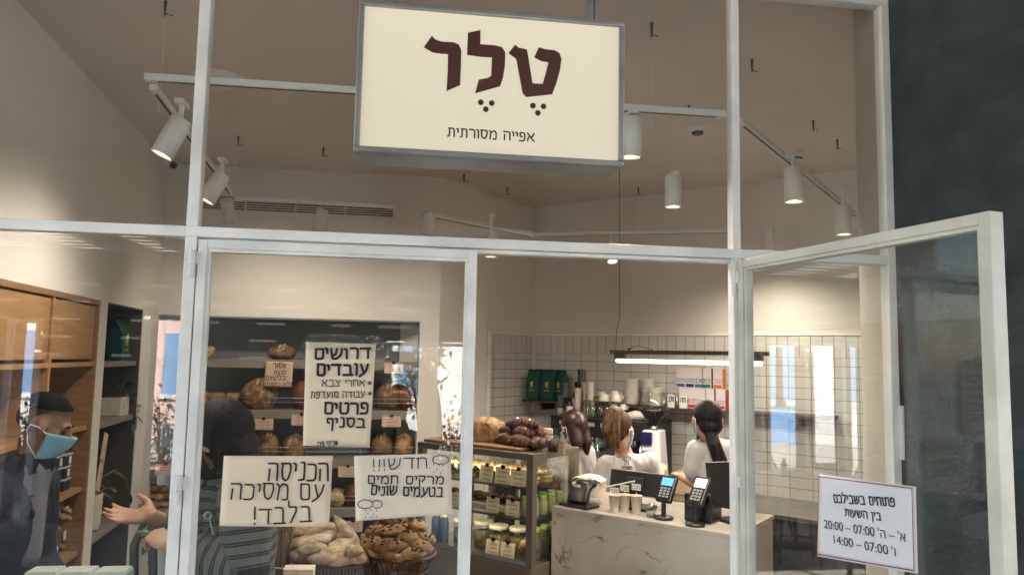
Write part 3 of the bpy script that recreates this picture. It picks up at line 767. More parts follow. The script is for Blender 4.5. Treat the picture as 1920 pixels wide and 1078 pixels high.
def b3_(t, T, inv, pl):
    strokes(t, inv, pl, [('חדש!!!', (800, 876), (699, 881), 857, 876)], wf=.12)
    strokes(t, inv, pl, [('מרקים חמים', (831, 906), (689, 905), 892, 906), ('בטעמים שונים', (829, 930), (695, 926), 914, 930)], wf=.19, name='bold_handwriting')
    for cl, dots in (([(826, 861, 28, 15)], ((813, 869), (823, 870), (830, 871), (806, 876), (819, 877), (830, 880), (813, 883), (826, 885), (817, 890))), ([(685, 944, 26, 15), (707, 944, 18, 13, 7, -2.2, 2.4)], ((686, 956), (695, 954), (706, 955), (690, 961), (700, 962), (686, 966), (697, 967), (706, 966)))):
        m = MB()
        for c in cl: cloud(m, inv, pl, *c)
        for x, y in dots:
            q = inv @ pl(x, y); ribbon(m, [(q.x, q.y), (q.x, q.y - .002)], .0025, I4, .0062)
        m.build('cloud_doodle', 'marker', t)
t = notice('soup_notice', 'wide handwritten notice with two rain cloud doodles at right of the closed door', [(664, 854), (845, 849), (848, 963), (667, 976)], gp, 'paper_white', b3_)
inv = t.matrix_world.inverted(); tape(t, inv, gp, [(818, 842), (848, 838), (850, 862), (822, 866)])
# printed opening hours on the open leaf
lp = lambda x, y: LEAFT @ Vector((*(LEAFT.inverted() @ atV(x, y, LEAF0, LFA)).xy, 0)) if False else atV(x, y, LEAF0 + Vector((lx.y, -lx.x, 0)) * .0048, LFA)
def b4_(t, T, inv, pl):
    for s, l, r, cy, h in (('םכליבשב םיחותפ', (1565, 934), (1679, 941), 0, 17), ('תועשה ןיב', (1586, 960), (1653, 968), 0, 15), ("20:00 – 07:00 'ה – 'א", (1547, 981), (1700, 1006), 0, 16), ("14:00 – 07:00 'ו", (1565, 1010), (1681, 1033), 0, 16)):
        a = inv @ pl(*l); b = inv @ pl(*r); c = (a + b) / 2; d = b - a
        hh = h * 1.0 / FPX * dep(pl(*l))
        TT = tr(c.x, c.y, .0032) @ Matrix.Rotation(math.atan2(d.y, d.x), 4, 'Z')
        if ':' in s: printed('printed_line', s, hh, d.length, TT, 'ink', t)
        else: press('printed_line', s[::-1], hh * .78, d.length, TT, 'ink', t, hh * .16)
    c = [inv @ pl(*p) for p in ((1540, 893), (1714, 915), (1718, 1069), (1536, 1038))]
    m = MB(); ribbon(m, [(p.x, p.y) for p in c + c[:1]], .0022, I4, .0062); m.build('red_border', 'red_line', t)
t = notice('opening_hours', 'printed opening hours sheet with a thin red border on the open door', [(1537, 888), (1718, 912), (1722, 1075), (1533, 1042)], lp, 'paper_cool', b4_, .001)
t = MB(frame(lp(1820, 440), lx, (0, 0, 1))).surf(lambda u, v: (.02 * u, .03 * v, .002 + .003 * noise.noise(Vector((u * 3, v * 3, 4)))), 6, 6)
tag(t.build('tape_scrap', 'tape'), 'small leftover scrap of clear tape near the top of the open door', 'tape')
# warning card pinned on the top bread shelf
bp = lambda x, y: atY(x, y, BY - .01)
def b5_(t, T, inv, pl):
    strokes(t, inv, pl, [('אסור', (536, 690), (513, 690), 681, 690), ('לגעת', (536, 702), (514, 702), 695, 702), ('בלחמים', (535, 712), (499, 713), 705, 712), ('ללא כפפות!', (547, 724), (497, 723), 717, 723)], wf=.17, z=.0028)
notice('glove_notice', 'small pink handwritten card under the round loaf on the top bread shelf', [(499, 677), (550, 679), (547, 726), (495, 725)], bp, 'paper_pink', b5_, .001)
# ------------------------------------------------------------------ oak cabinet in the side wall
LTi = LT.inverted()
M('oak_back', (.2, .11, .055), .6, var=.15, scale=3)
divx = onL(101, 545).x
t = thing('wall_cabinet', 'tall oak wall cabinet with ochre doors above open shelves', 'cabinet', T=LT)
m = MB(); CB = .12
m.bx(.052, cabS - .002, -.014, .33, NTOP - .03, NTOP - .003); m.bx(cabS - .03, cabS - .002, -.012, .33, CB, NTOP - .03); m.bx(.052, .08, -.012, .33, CB, NTOP - .03); m.bx(.08, cabS - .03, -.012, .33, CB, CB + .03)
m.build('carcass', 'oak_frame', t, .002)
MB().bx(.08, cabS - .03, .32, .33, CB + .03, NTOP - .03).build('back_panel', 'oak_back', t)
MB().bx(divx - .012, divx + .012, -.008, .318, CB + .03, NTOP - .03).build('divider', 'oak', t, .002)
ZD = 1.735
for a, b in ((.08, divx - .012), (divx + .012, cabS - .03)):
    mid = (a + b) / 2
    MB().bx(a + .004, b - .004, .002, .02, ZD + .016, NTOP - .036).build('door', 'oak', t, .002)
    for z in (ZD, 1.405, 1.09, .765):
        MB().bx(a, b, -.006 if z == ZD else .004, .318, z - .022, z).build('shelf', 'oak', t, .002)
def sh(x, y, z, into=.12):
    p = LTi @ atZ(x, y, z); return Vector((p.x, max(into, .06), z))
def onsh(x, z, into=.12):
    """point in the wall's local frame seen at column x, at height z and depth into the wall"""
    O = LT @ Vector((0, into, 0)); p = LTi @ atV(x, 800, O, LANG); return Vector((p.x, into, z))
M('purple', (.07, .06, .16), .5, var=.1); M('label_white', (.7, .7, .68), .6); M('clear_tub', (.5, .5, .48), .15)
glass_mat('jar_glass', (.9, .93, .92), f0=.06)
def in_wall(name, label, cat, p, group=None): return thing(name, label, cat, T=LT @ tr(p), group=group)
p = onsh(146, 1.406, .1)
t = in_wall('gift_box', 'small purple box with white marks on the oak shelf beside the man', 'box', p)
MB().bx(-.075, .075, -.03, .03, 0, .155).build('box_body', 'purple', t, .003)
m = MB(frame((-.06, -.0305, .03), (1, 0, 0), (0, 0, 1)))
for i in range(4): ribbon(m, [(.03 * i + .02, .1), (.03 * i + .02, .08), (.03 * i + .008, .077)], .004, I4)
m.build('print_marks', 'label_white', t)
k_ = 0
for lvl in range(3):
    for i in range(3):
        p = onsh(88 + i * 17, 1.091 + lvl * .062, .07 + .01 * (i % 2))
        lb = 'clear labelled tub of dark snacks stacked in rows on the oak shelf'
        t = in_wall('snack_tub', lb, 'tub', p, 'snack tubs stacked on the oak shelf')
        MB().bx(-.042, .042, -.028, .028, 0, .05).build('contents', 'black_matte' if i else 'oak_back', t, .006)
        MB().bx(-.046, .046, -.033, .033, .0502, .06).build('lid', 'clear_tub', t, .004)
        if (i + lvl) % 3 != 2: MB().bx(-.02 + .01 * lvl, .012 + .01 * lvl, -.0305, -.0295, .008, .045).build('label', 'label_white', t)
M('cookies', (.36, .25, .13), .8, col2=(.16, .1, .05), scale=55)
glass_mat('cellophane', (.97, .97, .95), f0=.07, rough=.08)
for lvl in range(2):
    for i in range(4):
        p = onsh(74 + i * 15, .766 + lvl * .15, .06 + .05 * ((i + lvl) % 2))
        t = in_wall('cookie_bag', 'clear bag of pale cookies with a white label on the lower oak shelf', 'bag', p, 'cookie bags on the lower oak shelf')
        m = MB()
        for k in range(9): m.ell((random.uniform(-.03, .03), random.uniform(-.02, .02), .02 + .1 * k / 9), (.024, .024, .014), rotm(random.uniform(-40, 40), random.uniform(-40, 40)), 10, 6)
        m.build('cookies', 'cookies', t)
        MB().ell((0, 0, .072), (.052, .04, .08), None, 14, 10, lambda d, q: Vector((q.x * (1 - .3 * max(0, d.z)), q.y, max(q.z, -.07)))).build('bag_film', 'cellophane', t)
        MB().bx(-.02, .018, -.045, -.0435, .04 + .02 * (i % 2), .085 + .02 * (i % 2)).build('label', 'label_white', t)

# ------------------------------------------------------------------ plants and bags in the dark niche
M('leaf', (.05, .11, .03), .4, col2=(.025, .06, .02), scale=25); M('leaf_pale', (.12, .2, .05), .4, col2=(.05, .11, .03), scale=30); M('stem', (.1, .14, .05), .6)
M('pot_white', (.6, .57, .5), .5, var=.15, scale=18); M('pot_ribbed', (.5, .46, .38), .6); M('teal_bag', (.008, .07, .06), .35, var=.2, scale=6); M('gold_print', (.5, .42, .08), .4); M('soil', (.04, .03, .02), .9)
def leaf_mesh(m, o, d, n, L, W, curl=.25):
    d = Vector(d).normalized(); s = d.cross(Vector(n)).normalized(); n = s.cross(d)
    prof = [(0, .02), (.12, .7), (.35, 1), (.6, .8), (.85, .35), (1, .0)]
    vs = []
    for u, w_ in prof:
        c = Vector(o) + d * L * u - n * L * curl * u * u
        vs += [c - s * W * w_ / 2 + n * W * .1 * w_, c.copy(), c + s * W * w_ / 2 + n * W * .1 * w_]
    m.add(vs, [f for i in range(5) for f in ((i * 3, i * 3 + 1, i * 3 + 4, i * 3 + 3), (i * 3 + 1, i * 3 + 2, i * 3 + 5, i * 3 + 4))], True)
def vines(t, starts, leaf_mat='leaf', L=.05, W=.035, every=2):
    ms, ml = MB(), MB()
    for pts, rr in starts:
        pts = [Vector(p) for p in pts]; sm = []
        for i in range(len(pts) - 1):
            for k in range(4): sm.append(pts[i].lerp(pts[i + 1], k / 4) + Vector((random.uniform(-1, 1), random.uniform(-1, 1), 0)) * .003)
        sm.append(pts[-1]); ms.tube(sm, rr, 6)
        for i in range(2, len(sm), every):
            a = random.uniform(0, 6.28); d = (sm[i] - sm[i - 1]).normalized() * .5 + Vector((math.cos(a), math.sin(a) - .4, random.uniform(-.6, .3)))
            leaf_mesh(ml, sm[i], d, (0, -.5, 1), L * random.uniform(.7, 1.3), W * random.uniform(.8, 1.2))
        leaf_mesh(ml, sm[-1], sm[-1] - sm[-2], (0, -.5, 1), L * 1.2, W)
    ms.build('stem', 'stem', t); ml.build('leaves', leaf_mat, t)
def coffee_bag(t, w_=.13, h=.26, d_=.08, parent_mats=('teal_bag', 'gold_print'), mark=True):
    m = MB()
    def sec(z, a, b): return [(-a, -b, z), (a, -b, z), (a, b, z), (-a, b, z)]
    ss = [sec(0, w_ / 2, d_ / 2), sec(h * .15, w_ / 2 * 1.02, d_ / 2 * 1.1), sec(h * .7, w_ / 2, d_ / 2), sec(h * .88, w_ / 2 * .99, .012), sec(h, w_ / 2 * .98, .004)]
    vs = [p for s_ in ss for p in s_]
    fs = [(3, 2, 1, 0), (16, 17, 18, 19)] + [(i * 4 + k, i * 4 + (k + 1) % 4, i * 4 + 4 + (k + 1) % 4, i * 4 + 4 + k) for i in range(4) for k in range(4)]
    m.add(vs, fs); m.build('bag_body', parent_mats[0], t, .006, 3)
    if mark:
        m = MB(frame((0, -d_ / 2 * 1.1 - .003, h * .5), (1, 0, 0), (0, 0, 1))); r = w_ * .22
        for k in range(7):
            a = rad(50 + k * 40) + random.uniform(-.2, .2); m.tube([(0, -r * .3, 0), (r * .5 * math.cos(a), r * .3 + r * .5 * math.sin(a), 0), (r * .8 * math.cos(a + .3), r * .4 + r * .9 * math.sin(a + .3), 0)], [r * .16, r * .22, r * .1], 6)
        m.tube([(-r * .3, -r, 0), (-r * .4, -r * .3, 0), (r * .4, -r * .3, 0), (r * .3, -r, 0)], r * .13, 6); m.bx(-r * 1.1, r * 1.1, -r * 1.9, -r * 1.65, -.001, .001)
        m.build('logo_mark', parent_mats[1], t)
NS = (1.732, 1.487, .72)
p = onsh(212, 1.733, .1)
t = in_wall('coffee_bag', 'shiny teal coffee bag with gold mark on the top shelf of the plant niche', 'bag', p); coffee_bag(t, .16, .26)
p = onsh(213, 1.391, .1)
t = in_wall('potted_plant', 'trailing plant in a square speckled white pot on the middle niche shelf', 'plant', p)
MB().bx(-.085, .085, -.06, .06, 0, .115).build('pot', 'pot_white', t, .006); MB().bx(-.075, .075, -.05, .05, .1152, .117).build('soil', 'soil', t)
vines(t, [([(.06, -.02, .11), (.1, -.05, .13), (.12, -.08, .04), (.12, -.09, -.06)], .003), ([(.03, -.03, .11), (.1, -.07, .1), (.14, -.08, .03)], .003), ([(.07, 0, .11), (.1, -.02, .2), (.15, -.04, .18)], .003), ([(.05, 0, .11), (.11, -.05, .12), (.16, -.08, .07)], .003)], 'leaf', .06, .04)
p = onsh(203, .99, .1)
t = thing('leaning_card', 'tall pale card with black writing leaning inside the plant niche', 'card', T=LT @ tr(onsh(190, 1.0, .05)) @ rotm(0, 17, 0))
MB().bx(-.03, .045, -.002, .002, 0, .33).build('sheet', 'paper_pink', t)
m = MB(frame((.035, -.0025, .05), (0, 0, 1), (-1, 0, 0)))
for i in range(3): ribbon(m, [(.02 + .07 * i, .0), (.05 + .07 * i, .012), (.04 + .07 * i, .03), (.07 + .07 * i, .02)], .005, I4)
m.build('writing', 'marker', t)
p = onsh(181, .77, .1)
t = in_wall('potted_plant', 'arching pale leaved plant in a ribbed cream pot on the low niche shelf', 'plant', p)
MB().lathe([(.05, 0), (.058, .05), (.055, .06), (.06, .1), (.056, .11), (.06, .15), (.057, .16), (.06, .2), (.05, .2), (.048, .18)], 24).build('pot', 'pot_ribbed', t); MB().lathe([(.001, .182), (.048, .182)], 20, cap=False).build('soil', 'soil', t)
vines(t, [([(0, 0, .18), (.06, -.03, .28), (.16, -.07, .31), (.27, -.1, .25), (.33, -.12, .14)], .0045), ([(0, 0, .18), (.08, -.05, .22), (.17, -.06, .2), (.22, -.06, .12)], .004), ([(.01, 0, .18), (-.02, -.02, .32), (0, -.03, .42)], .003)], 'leaf_pale', .07, .04, 5)
p = onsh(215, .77, .13)
t = in_wall('potted_plant', 'hanging green plant below the low niche shelf behind the grey handle', 'plant', p + Vector((.2, -.05, -.1)))
MB().lathe([(.05, 0), (.07, .09), (.06, .09)], 20).build('pot', 'pot_white', t)
vines(t, [([(0, 0, .09), (.06 * math.cos(a), -.08 + .06 * math.sin(a), .12), (.13 * math.cos(a), -.12 + .1 * math.sin(a), .02), (.15 * math.cos(a), -.14 + .12 * math.sin(a), -.14)], .003) for a in (0, 1.2, 2.4, 3.6, 4.8)], 'leaf', .09, .06, 3)

# ------------------------------------------------------------------ bread
def crust(name, c1, c2, c3, scale=14, flour=.0):
    m = M(name, c1, .65); t = m.node_tree; b = t.nodes['Principled BSDF']
    tc = t.nodes.new('ShaderNodeTexCoord'); n = t.nodes.new('ShaderNodeTexNoise'); n.inputs['Scale'].default_value = scale; n.inputs['Detail'].default_value = 9; n.inputs['Roughness'].default_value = .65
    oi = t.nodes.new('ShaderNodeObjectInfo'); ad = t.nodes.new('ShaderNodeVectorMath'); ad.operation = 'ADD'
    t.links.new(tc.outputs['Object'], ad.inputs[0]); t.links.new(oi.outputs['Random'], ad.inputs[1])
    r = t.nodes.new('ShaderNodeValToRGB'); e = r.color_ramp.elements; e[0].position = .36; e[0].color = (*c3, 1); e[1].position = .58; e[1].color = (*c1, 1)
    x = e.new(.48); x.color = (*c2, 1)
    if flour: y = e.new(.66); y.color = (.6, .5, .37, 1)
    t.links.new(ad.outputs[0], n.inputs['Vector']); t.links.new(n.outputs['Fac'], r.inputs[0]); mr = t.nodes.new('ShaderNodeMapRange'); mr.inputs[3].default_value = .62; mr.inputs[4].default_value = 1.2; hv = t.nodes.new('ShaderNodeHueSaturation'); t.links.new(oi.outputs['Random'], mr.inputs[0]); t.links.new(mr.outputs[0], hv.inputs['Value']); t.links.new(r.outputs[0], hv.inputs['Color']); t.links.new(hv.outputs[0], b.inputs['Base Color'])
    bp = t.nodes.new('ShaderNodeBump'); bp.inputs['Strength'].default_value = .9; bp.inputs['Distance'].default_value = .015; t.links.new(n.outputs['Fac'], bp.inputs['Height']); t.links.new(bp.outputs[0], b.inputs['Normal'])
    return m
crust('crust_brown', (.36, .21, .1), (.25, .125, .055), (.11, .05, .022), 20, 1)
crust('crust_red', (.3, .12, .05), (.2, .07, .03), (.1, .035, .016), 14)
crust('crust_gold', (.42, .27, .13), (.31, .165, .065), (.17, .075, .028), 17)
crust('crust_flour', (.6, .5, .36), (.42, .29, .16), (.26, .14, .06), 18)
crust('crust_choc', (.11, .036, .016), (.06, .02, .01), (.022, .008, .005), 24).node_tree.nodes['Principled BSDF'].inputs['Coat Weight'].default_value = .5
M('crumb', (.55, .4, .22), .8, var=.2, scale=40); M('raisin', (.02, .008, .006), .5); M('dark_score', (.07, .03, .015), .8)
def lump(r, seed, k=.06, fr=9):
    def f(d, q):
        n = noise.noise(Vector((d.x * 2 + seed, d.y * 2, d.z * 2))) * k * 2 + noise.noise(Vector((d.x * fr + seed, d.y * fr, d.z * fr))) * k * .6
        return q * (1 + n)
    return f
_s = [0.0]
def loaf(label, p, r, mat='crust_brown', kind='boule', rz=0, tilt=0, group=None, name='bread_loaf', score=True):
    _s[0] += 3.7
    t = thing(name, label, 'bread', T=tr(p) @ rotm(0, 0, rz) @ rotm(tilt, 0, 0), group=group)
    rx, ry, rz_ = r
    def f(d, q):
        q = lump(r, _s[0], .05 if kind != 'tin' else .02)(d, q)
        if kind == 'tin':
            q = Vector([math.copysign(min(abs(a), b * .82), a) for a, b in zip(q, r)])
        return Vector((q.x, q.y, max(q.z, -rz_ * .78)))
    MB(tr(0, 0, rz_ * .78)).ell((0, 0, 0), r, None, 28, 20, f).build('crust', mat, t)
    if score and kind != 'tin':
        m = MB(tr(0, 0, rz_ * .78)); a = random.uniform(.1, .3)
        for off, sc in ((0, 1), (.3, .6)) if rx > .07 else ((0, .8),):
            us = [.3 + i * .2 for i in range(10)]; am = [.5 + .5 * math.sin(math.pi * i / 9) for i in range(10)]
            pts = [((a - off) * rx, -ry * math.cos(u) * .96, rz_ * math.sin(u) * .96) for u in us]
            m.tube([Vector(q_) * (.97 + .0 * i) for i, q_ in enumerate(pts)], [max(.001, .17 * rx * sc * math.sin(math.pi * (i + .3) / 9.6)) for i in range(10)], 8); m.build('score', 'crumb' if mat != 'crust_red' else 'dark_score', t)
    return t
def bread_at(x, y, z, into=.13):
    q_ = atY(x, y, BY + into); return Vector((q_.x, BY + into, z))
def bw(n): return n * 5.6 / FPX
A_ = 'on the bread wall'
loaf('pale cut loaf in paper at the left end of the top bread shelf', bread_at(383, 670, 1.754), (bw(22), .07, .055), 'crust_flour', 'tin')
loaf('round crusty loaf above the small pink handwritten card', bread_at(528, 670, 1.754), (bw(25), .1, .06), 'crust_brown')
for i, lb in enumerate(('leftmost of three small tin loaves on the second bread shelf', 'middle one of three small tin loaves on the second bread shelf', 'rightmost of three small tin loaves on the second bread shelf')):
    loaf(lb, bread_at(378 + i * 29, 760, 1.396), (bw(17), .09, .07), 'crust_gold', 'tin')
loaf('reddish tin loaf at the far left of the second bread shelf', bread_at(292, 750, 1.396), (bw(17), .09, .07), 'crust_red', 'tin')
loaf('big floury boule with a deep score behind the shelf rail', bread_at(485, 776, 1.396, .1), (bw(32), .11, .125), 'crust_brown')
loaf('dark red crusted loaf half hidden by the tall notice', bread_at(566, 776, 1.396), (bw(22), .1, .12), 'crust_red')
loaf('left one of two rustic loaves right of the tall notice', bread_at(727, 778, 1.396), (bw(22), .1, .115), 'crust_brown', 'oval')
loaf('right one of two rustic loaves right of the tall notice', bread_at(763, 778, 1.396), (bw(19), .1, .115), 'crust_red', 'oval')
loaf('seeded golden loaf standing on the third bread shelf behind the woman', bread_at(503, 856, 1.046), (bw(19), .09, .1), 'crust_gold', 'oval')
loaf('loaf peeking out beside the dark hair on the third bread shelf', bread_at(472, 856, 1.046), (bw(13), .09, .1), 'crust_gold', 'oval')
loaf('brown loaf just left of the tall notice on the third bread shelf', bread_at(550, 856, 1.046), (bw(20), .09, .1), 'crust_brown', 'oval')
loaf('left one of two smooth cut loaves under the second shelf card', bread_at(716, 854, 1.046), (bw(20), .09, .1), 'crust_gold', 'oval')
loaf('right one of two smooth cut loaves under the second shelf card', bread_at(757, 854, 1.046), (bw(20), .09, .1), 'crust_gold', 'oval')
loaf('pale round loaf glimpsed between the two wide notices', bread_at(632, 952, .701), (bw(17), .09, .07), 'crust_flour')
loaf('dark loaf at the left edge of the soup notice on the low shelf', bread_at(660, 952, .701), (bw(16), .09, .09), 'crust_red')
for gname, cx, lbl in (('rolls piled at the left end of the low bread shelf', 284, 'small golden roll in the pile left of the door frame'), ('rolls piled behind the woman on the low bread shelf', 362, 'small golden roll in the pile behind the striped sweater')):
    for row, n in enumerate((4, 4, 3, 1)):
        for i in range(n):
            p = bread_at(cx - 26 + i * 17 + row * 6, 950, .702 + row * .05, .09 + .02 * (i % 2))
            loaf(lbl, p, (.037, .042, .032), 'crust_gold', 'roll', random.uniform(-40, 40), 0, gname, 'bread_roll', False)
def card(label, P, w_, h, rz=0, tilt=0, mat='paper_pink', clip=True, group=None, lines=3, name='price_card'):
    t = thing(name, label, 'card', T=tr(P) @ rotm(0, 0, rz) @ rotm(tilt, 0, 0), group=group)
    MB().bx(-w_ / 2, w_ / 2, -.0008, .0008, 0, h).build('sheet', mat, t)
    m = MB(frame((-w_ / 2, -.0013, 0), (1, 0, 0), (0, 0, 1)))
    for i in range(lines):
        y = h * (.72 - .55 * i / max(1, lines - 1)); x = w_ * random.uniform(.15, .3)
        while x < w_ * .78:
            l_ = w_ * random.uniform(.03, .09); ribbon(m, [(x, y), (x + l_, y + random.uniform(-1, 1) * h * .03), (x + l_, y - h * .07)], h * .025, I4); x += l_ + w_ * .035
    m.build('scribble', 'marker', t)
    if clip: MB().bx(-.012, .012, -.006, .006, h - .008, h + .012).build('clip', 'black', t, .002)
    return t
for x, y, zt, lb in ((494, 795, 1, 'tilted pink price card below the big floury boule'), (565, 787, 1, 'pink price card beside the left edge of the tall notice'), (734, 790, 1, 'pink price card below the two rustic loaves'), (738, 690, 0, 'tilted pink price card on the top shelf right of the tall notice'), (367, 682, 0, 'pink price card at the left end of the top bread shelf'), (652, 884, 2, 'pink price card on the shelf between the two wide notices'), (662, 986, 3, 'pink price card on the lowest shelf above the raisin rolls'), (310, 880, 2, 'pink price card left of the door frame above the roll pile')):
    w_ = bw(34); h = bw(19); q_ = atY(x, y, BY - .012)
    card(lb, Vector((q_.x, BY - .012, q_.z - h / 2)), w_, h, 0, 0 if x not in (494, 738) else 0)

# ------------------------------------------------------------------ bread baskets near the door
TBZ = .90
t = thing('display_table', 'oak display table holding the bread baskets behind the door', 'table', (.0, .72, GZ))
MB().bx(-.42, .36, -.28, .28, TBZ - GZ - .035, TBZ - GZ).build('table_top', 'oak', t, .003)
for sx in (-.39, .33):
    for sy in (-.25, .25): MB().bx(sx - .022, sx + .022, sy - .022, sy + .022, 0, TBZ - GZ - .036).build('leg', 'oak_frame', t, .002)
M('wire_brown', (.06, .04, .03), .5); M('weave', (.22, .15, .08), .8, var=.2, scale=60); M('wheat', (.3, .2, .09), .8, var=.3, scale=60)
b1c = atD(630, 1046, 2.85); b1c = Vector((b1c.x, b1c.y, TBZ)); R1 = px(74, b1c)
z1 = atD(630, 1046, 2.85).z - TBZ
t = thing('bread_basket', 'round slatted basket full of floury rolls on the display table', 'basket', b1c + Vector((0, .0, .001)))
m = MB(); m.tube([(R1 * math.cos(a * math.pi / 24), R1 * math.sin(a * math.pi / 24), z1) for a in range(48)], .007, 8, closed=True); m.tube([(R1 * .96 * math.cos(a * math.pi / 24), R1 * .96 * math.sin(a * math.pi / 24), .007) for a in range(48)], .007, 8, closed=True); m.build('rim', 'wire_brown', t)
m = MB()
for i in range(72):
    a = i * math.pi / 36; m.tube([(R1 * .965 * math.cos(a), R1 * .965 * math.sin(a), .007), (R1 * math.cos(a), R1 * math.sin(a), z1)], .0028, 5)
m.build('slats', 'weave', t)
MB().lathe([(.001, .004), (R1 * .95, .004)], 32, cap=False).build('base', 'wire_brown', t)
M('liner', (.03, .025, .02), .9); MB().lathe([(R1 * .93, .006), (R1 * .965, z1 - .012)], 40, cap=False).build('liner', 'liner', t)
def stick(label, P, L, r, rz, pitch, mat, group, flat=.75, name='bread_roll', raisins=0):
    _s[0] += 2.3; s0 = _s[0]
    t = thing(name, label, 'bread', T=tr(P) @ rotm(0, 0, rz) @ rotm(0, -pitch, 0), group=group)
    def f(d, q):
        e = (abs(d.x) ** 2.6); q = Vector((q.x, q.y * (1 + .1 * (1 - e)), q.z))
        return q * (1 + .09 * noise.noise(Vector((d.x * 2.6 + s0, d.y * 2, d.z * 2))) + .03 * noise.noise(Vector((d.x * 9 + s0, d.y * 8, d.z * 8))))
    MB().ell((0, 0, 0), (L / 2, r, r * flat), rotm(0, 90, 0) @ rotm(0, -90, 0), 20, 14, f).build('crust', mat, t)
    if raisins:
        m = MB()
        for i in range(raisins):
            th = random.uniform(-1.1, 1.1); u = random.uniform(-.75, .75); w_ = math.sqrt(1 - u * u)
            m.ell((L / 2 * u, r * 1.06 * w_ * math.sin(th), r * flat * 1.0 * w_ * math.cos(th)), (r * .22, r * .15, r * .12), None, 7, 5)
        m.build('raisins', 'raisin', t)
    return t
FL = 'floury roll heaped in the slatted basket'; FG = 'floury rolls in the slatted basket'
for x, y, d, L, r, rz, pt in ((568, 1018, 2.78, 70, 21, 8, 5), (572, 1040, 2.74, 62, 22, -10, 0), (620, 1040, 2.73, 80, 24, 10, 10), (655, 1035, 2.76, 85, 22, -55, 15), (640, 1008, 2.86, 60, 18, -35, 10), (600, 1012, 2.86, 70, 20, 5, 5), (652, 998, 2.92, 110, 15, -50, -28), (672, 1028, 2.8, 90, 14, -60, -25), (560, 1000, 2.95, 75, 14, 5, 3), (605, 995, 3.0, 70, 15, 12, 3), (640, 1022, 2.8, 60, 20, 20, 5), (628, 990, 3.02, 60, 16, -20, -10), (585, 1028, 2.72, 62, 17, 18, 4), (606, 1046, 2.70, 66, 18, -6, 2), (640, 1050, 2.72, 60, 18, 24, 2), (668, 1046, 2.74, 56, 16, -40, 6), (585, 1003, 2.9, 60, 15, -14, 4), (618, 1002, 2.93, 64, 14, 32, 2), (690, 1018, 2.88, 70, 12, -66, -20)):
    p = atD(x, y, d); stick(FL, p, px(L, p) * .92, px(r, p) * .8, rz, pt, 'crust_flour', FG)
for x, y, d, rz, lb in ((562, 998, 2.98, 4, 'flat pale crispbread leaning at the back left of the slatted basket'), (600, 988, 3.04, -8, 'flat pale crispbread at the back of the slatted basket')):
    p = atD(x, y, d); t = thing('crispbread', lb, 'bread', T=tr(p) @ rotm(20, 8, rz))
    MB().surf(lambda u, v: ((u - .5) * .2, (v - .5) * .07, .006 * noise.noise(Vector((u * 4, v * 4, d)))), 20, 8).build('crust', 'crust_flour', t, solid=.012)
b2c = atD(752, 1036, 2.85); R2 = px(64, b2c); z2 = b2c.z - TBZ; b2c.z = TBZ
t = thing('bread_basket', 'dark wire bowl heaped with raisin rolls on the display table', 'basket', b2c + Vector((0, 0, .001)))
m = MB(); m.tube([(R2 * math.cos(a * math.pi / 24), R2 * math.sin(a * math.pi / 24), z2) for a in range(48)], .006, 8, closed=True)
for f_ in (.3, .6): m.tube([(R2 * (.55 + .45 * f_) * math.cos(a * math.pi / 18), R2 * (.55 + .45 * f_) * math.sin(a * math.pi / 18), z2 * f_) for a in range(36)], .003, 6, closed=True)
m.tube([(R2 * .55 * math.cos(a * math.pi / 18), R2 * .55 * math.sin(a * math.pi / 18), .004) for a in range(36)], .004, 6, closed=True)
for i in range(36):
    a = i * math.pi / 18
    for s_ in (.12, -.12): m.tube([(R2 * .55 * math.cos(a), R2 * .55 * math.sin(a), .004), (R2 * math.cos(a + s_), R2 * math.sin(a + s_), z2)], .0022, 5)
m.build('wire_bowl', 'wire_brown', t)
RL = 'glossy raisin roll heaped in the dark wire bowl'; RG = 'raisin rolls in the dark wire bowl'
for x, y, d, L, r, rz, pt in ((700, 1020, 2.80, 60, 22, -40, 0), (730, 1025, 2.74, 92, 23, -30, 8), (765, 1010, 2.76, 60, 23, -65, 15), (735, 998, 2.84, 60, 21, -10, 5), (705, 995, 2.88, 48, 18, 30, 5), (760, 990, 2.9, 60, 19, 10, 0), (738, 975, 2.93, 62, 21, -25, 0), (716, 985, 2.95, 40, 17, 10, 0), (783, 985, 2.86, 44, 17, -20, -5), (795, 1008, 2.8, 54, 17, -35, 0), (786, 1022, 2.74, 48, 18, -20, 0), (772, 1036, 2.72, 60, 18, 0, 0), (745, 1040, 2.72, 60, 18, 20, 0), (712, 1034, 2.76, 50, 18, -20, 0), (800, 1030, 2.82, 40, 15, 60, 0), (750, 1055, 2.82, 60, 22, 10, 0), (725, 1058, 2.85, 50, 20, 40, 0), (778, 1058, 2.85, 50, 20, -40, 0)):
    p = atD(x, y, d); stick(RL, p, px(L, p) * .92, px(r, p) * .8, rz, pt, 'crust_gold' if (x + y) % 3 else 'crust_brown', RG, .85, 'raisin_roll', 18)
p = atD(528, 1070, 2.75)
t = thing('wheat_sheaf', 'upright bundle of dried wheat stalks beside the slatted basket', 'sheaf', (p.x, p.y, TBZ + .001))
m = MB(); hh = atD(528, 985, 2.75).z - TBZ
for i in range(70):
    a, r = random.uniform(0, 6.28), .036 * math.sqrt(random.random()); x, y = r * math.cos(a), r * math.sin(a)
    m.tube([(x * 1.1, y * 1.1, 0), (x * .8, y * .8, hh * .45), (x * 1.15 + random.uniform(-.004, .004), y * 1.15, hh * random.uniform(.9, 1.15))], .0024, 4)
m.build('stalks', 'wheat', t); MB().tube([(.033 * math.cos(a), .033 * math.sin(a), hh * .45) for a in [i * .4 for i in range(16)]], .003, 5, closed=True).build('string', 'label_white', t)
M('kraft', (.4, .3, .18), .8, var=.1)
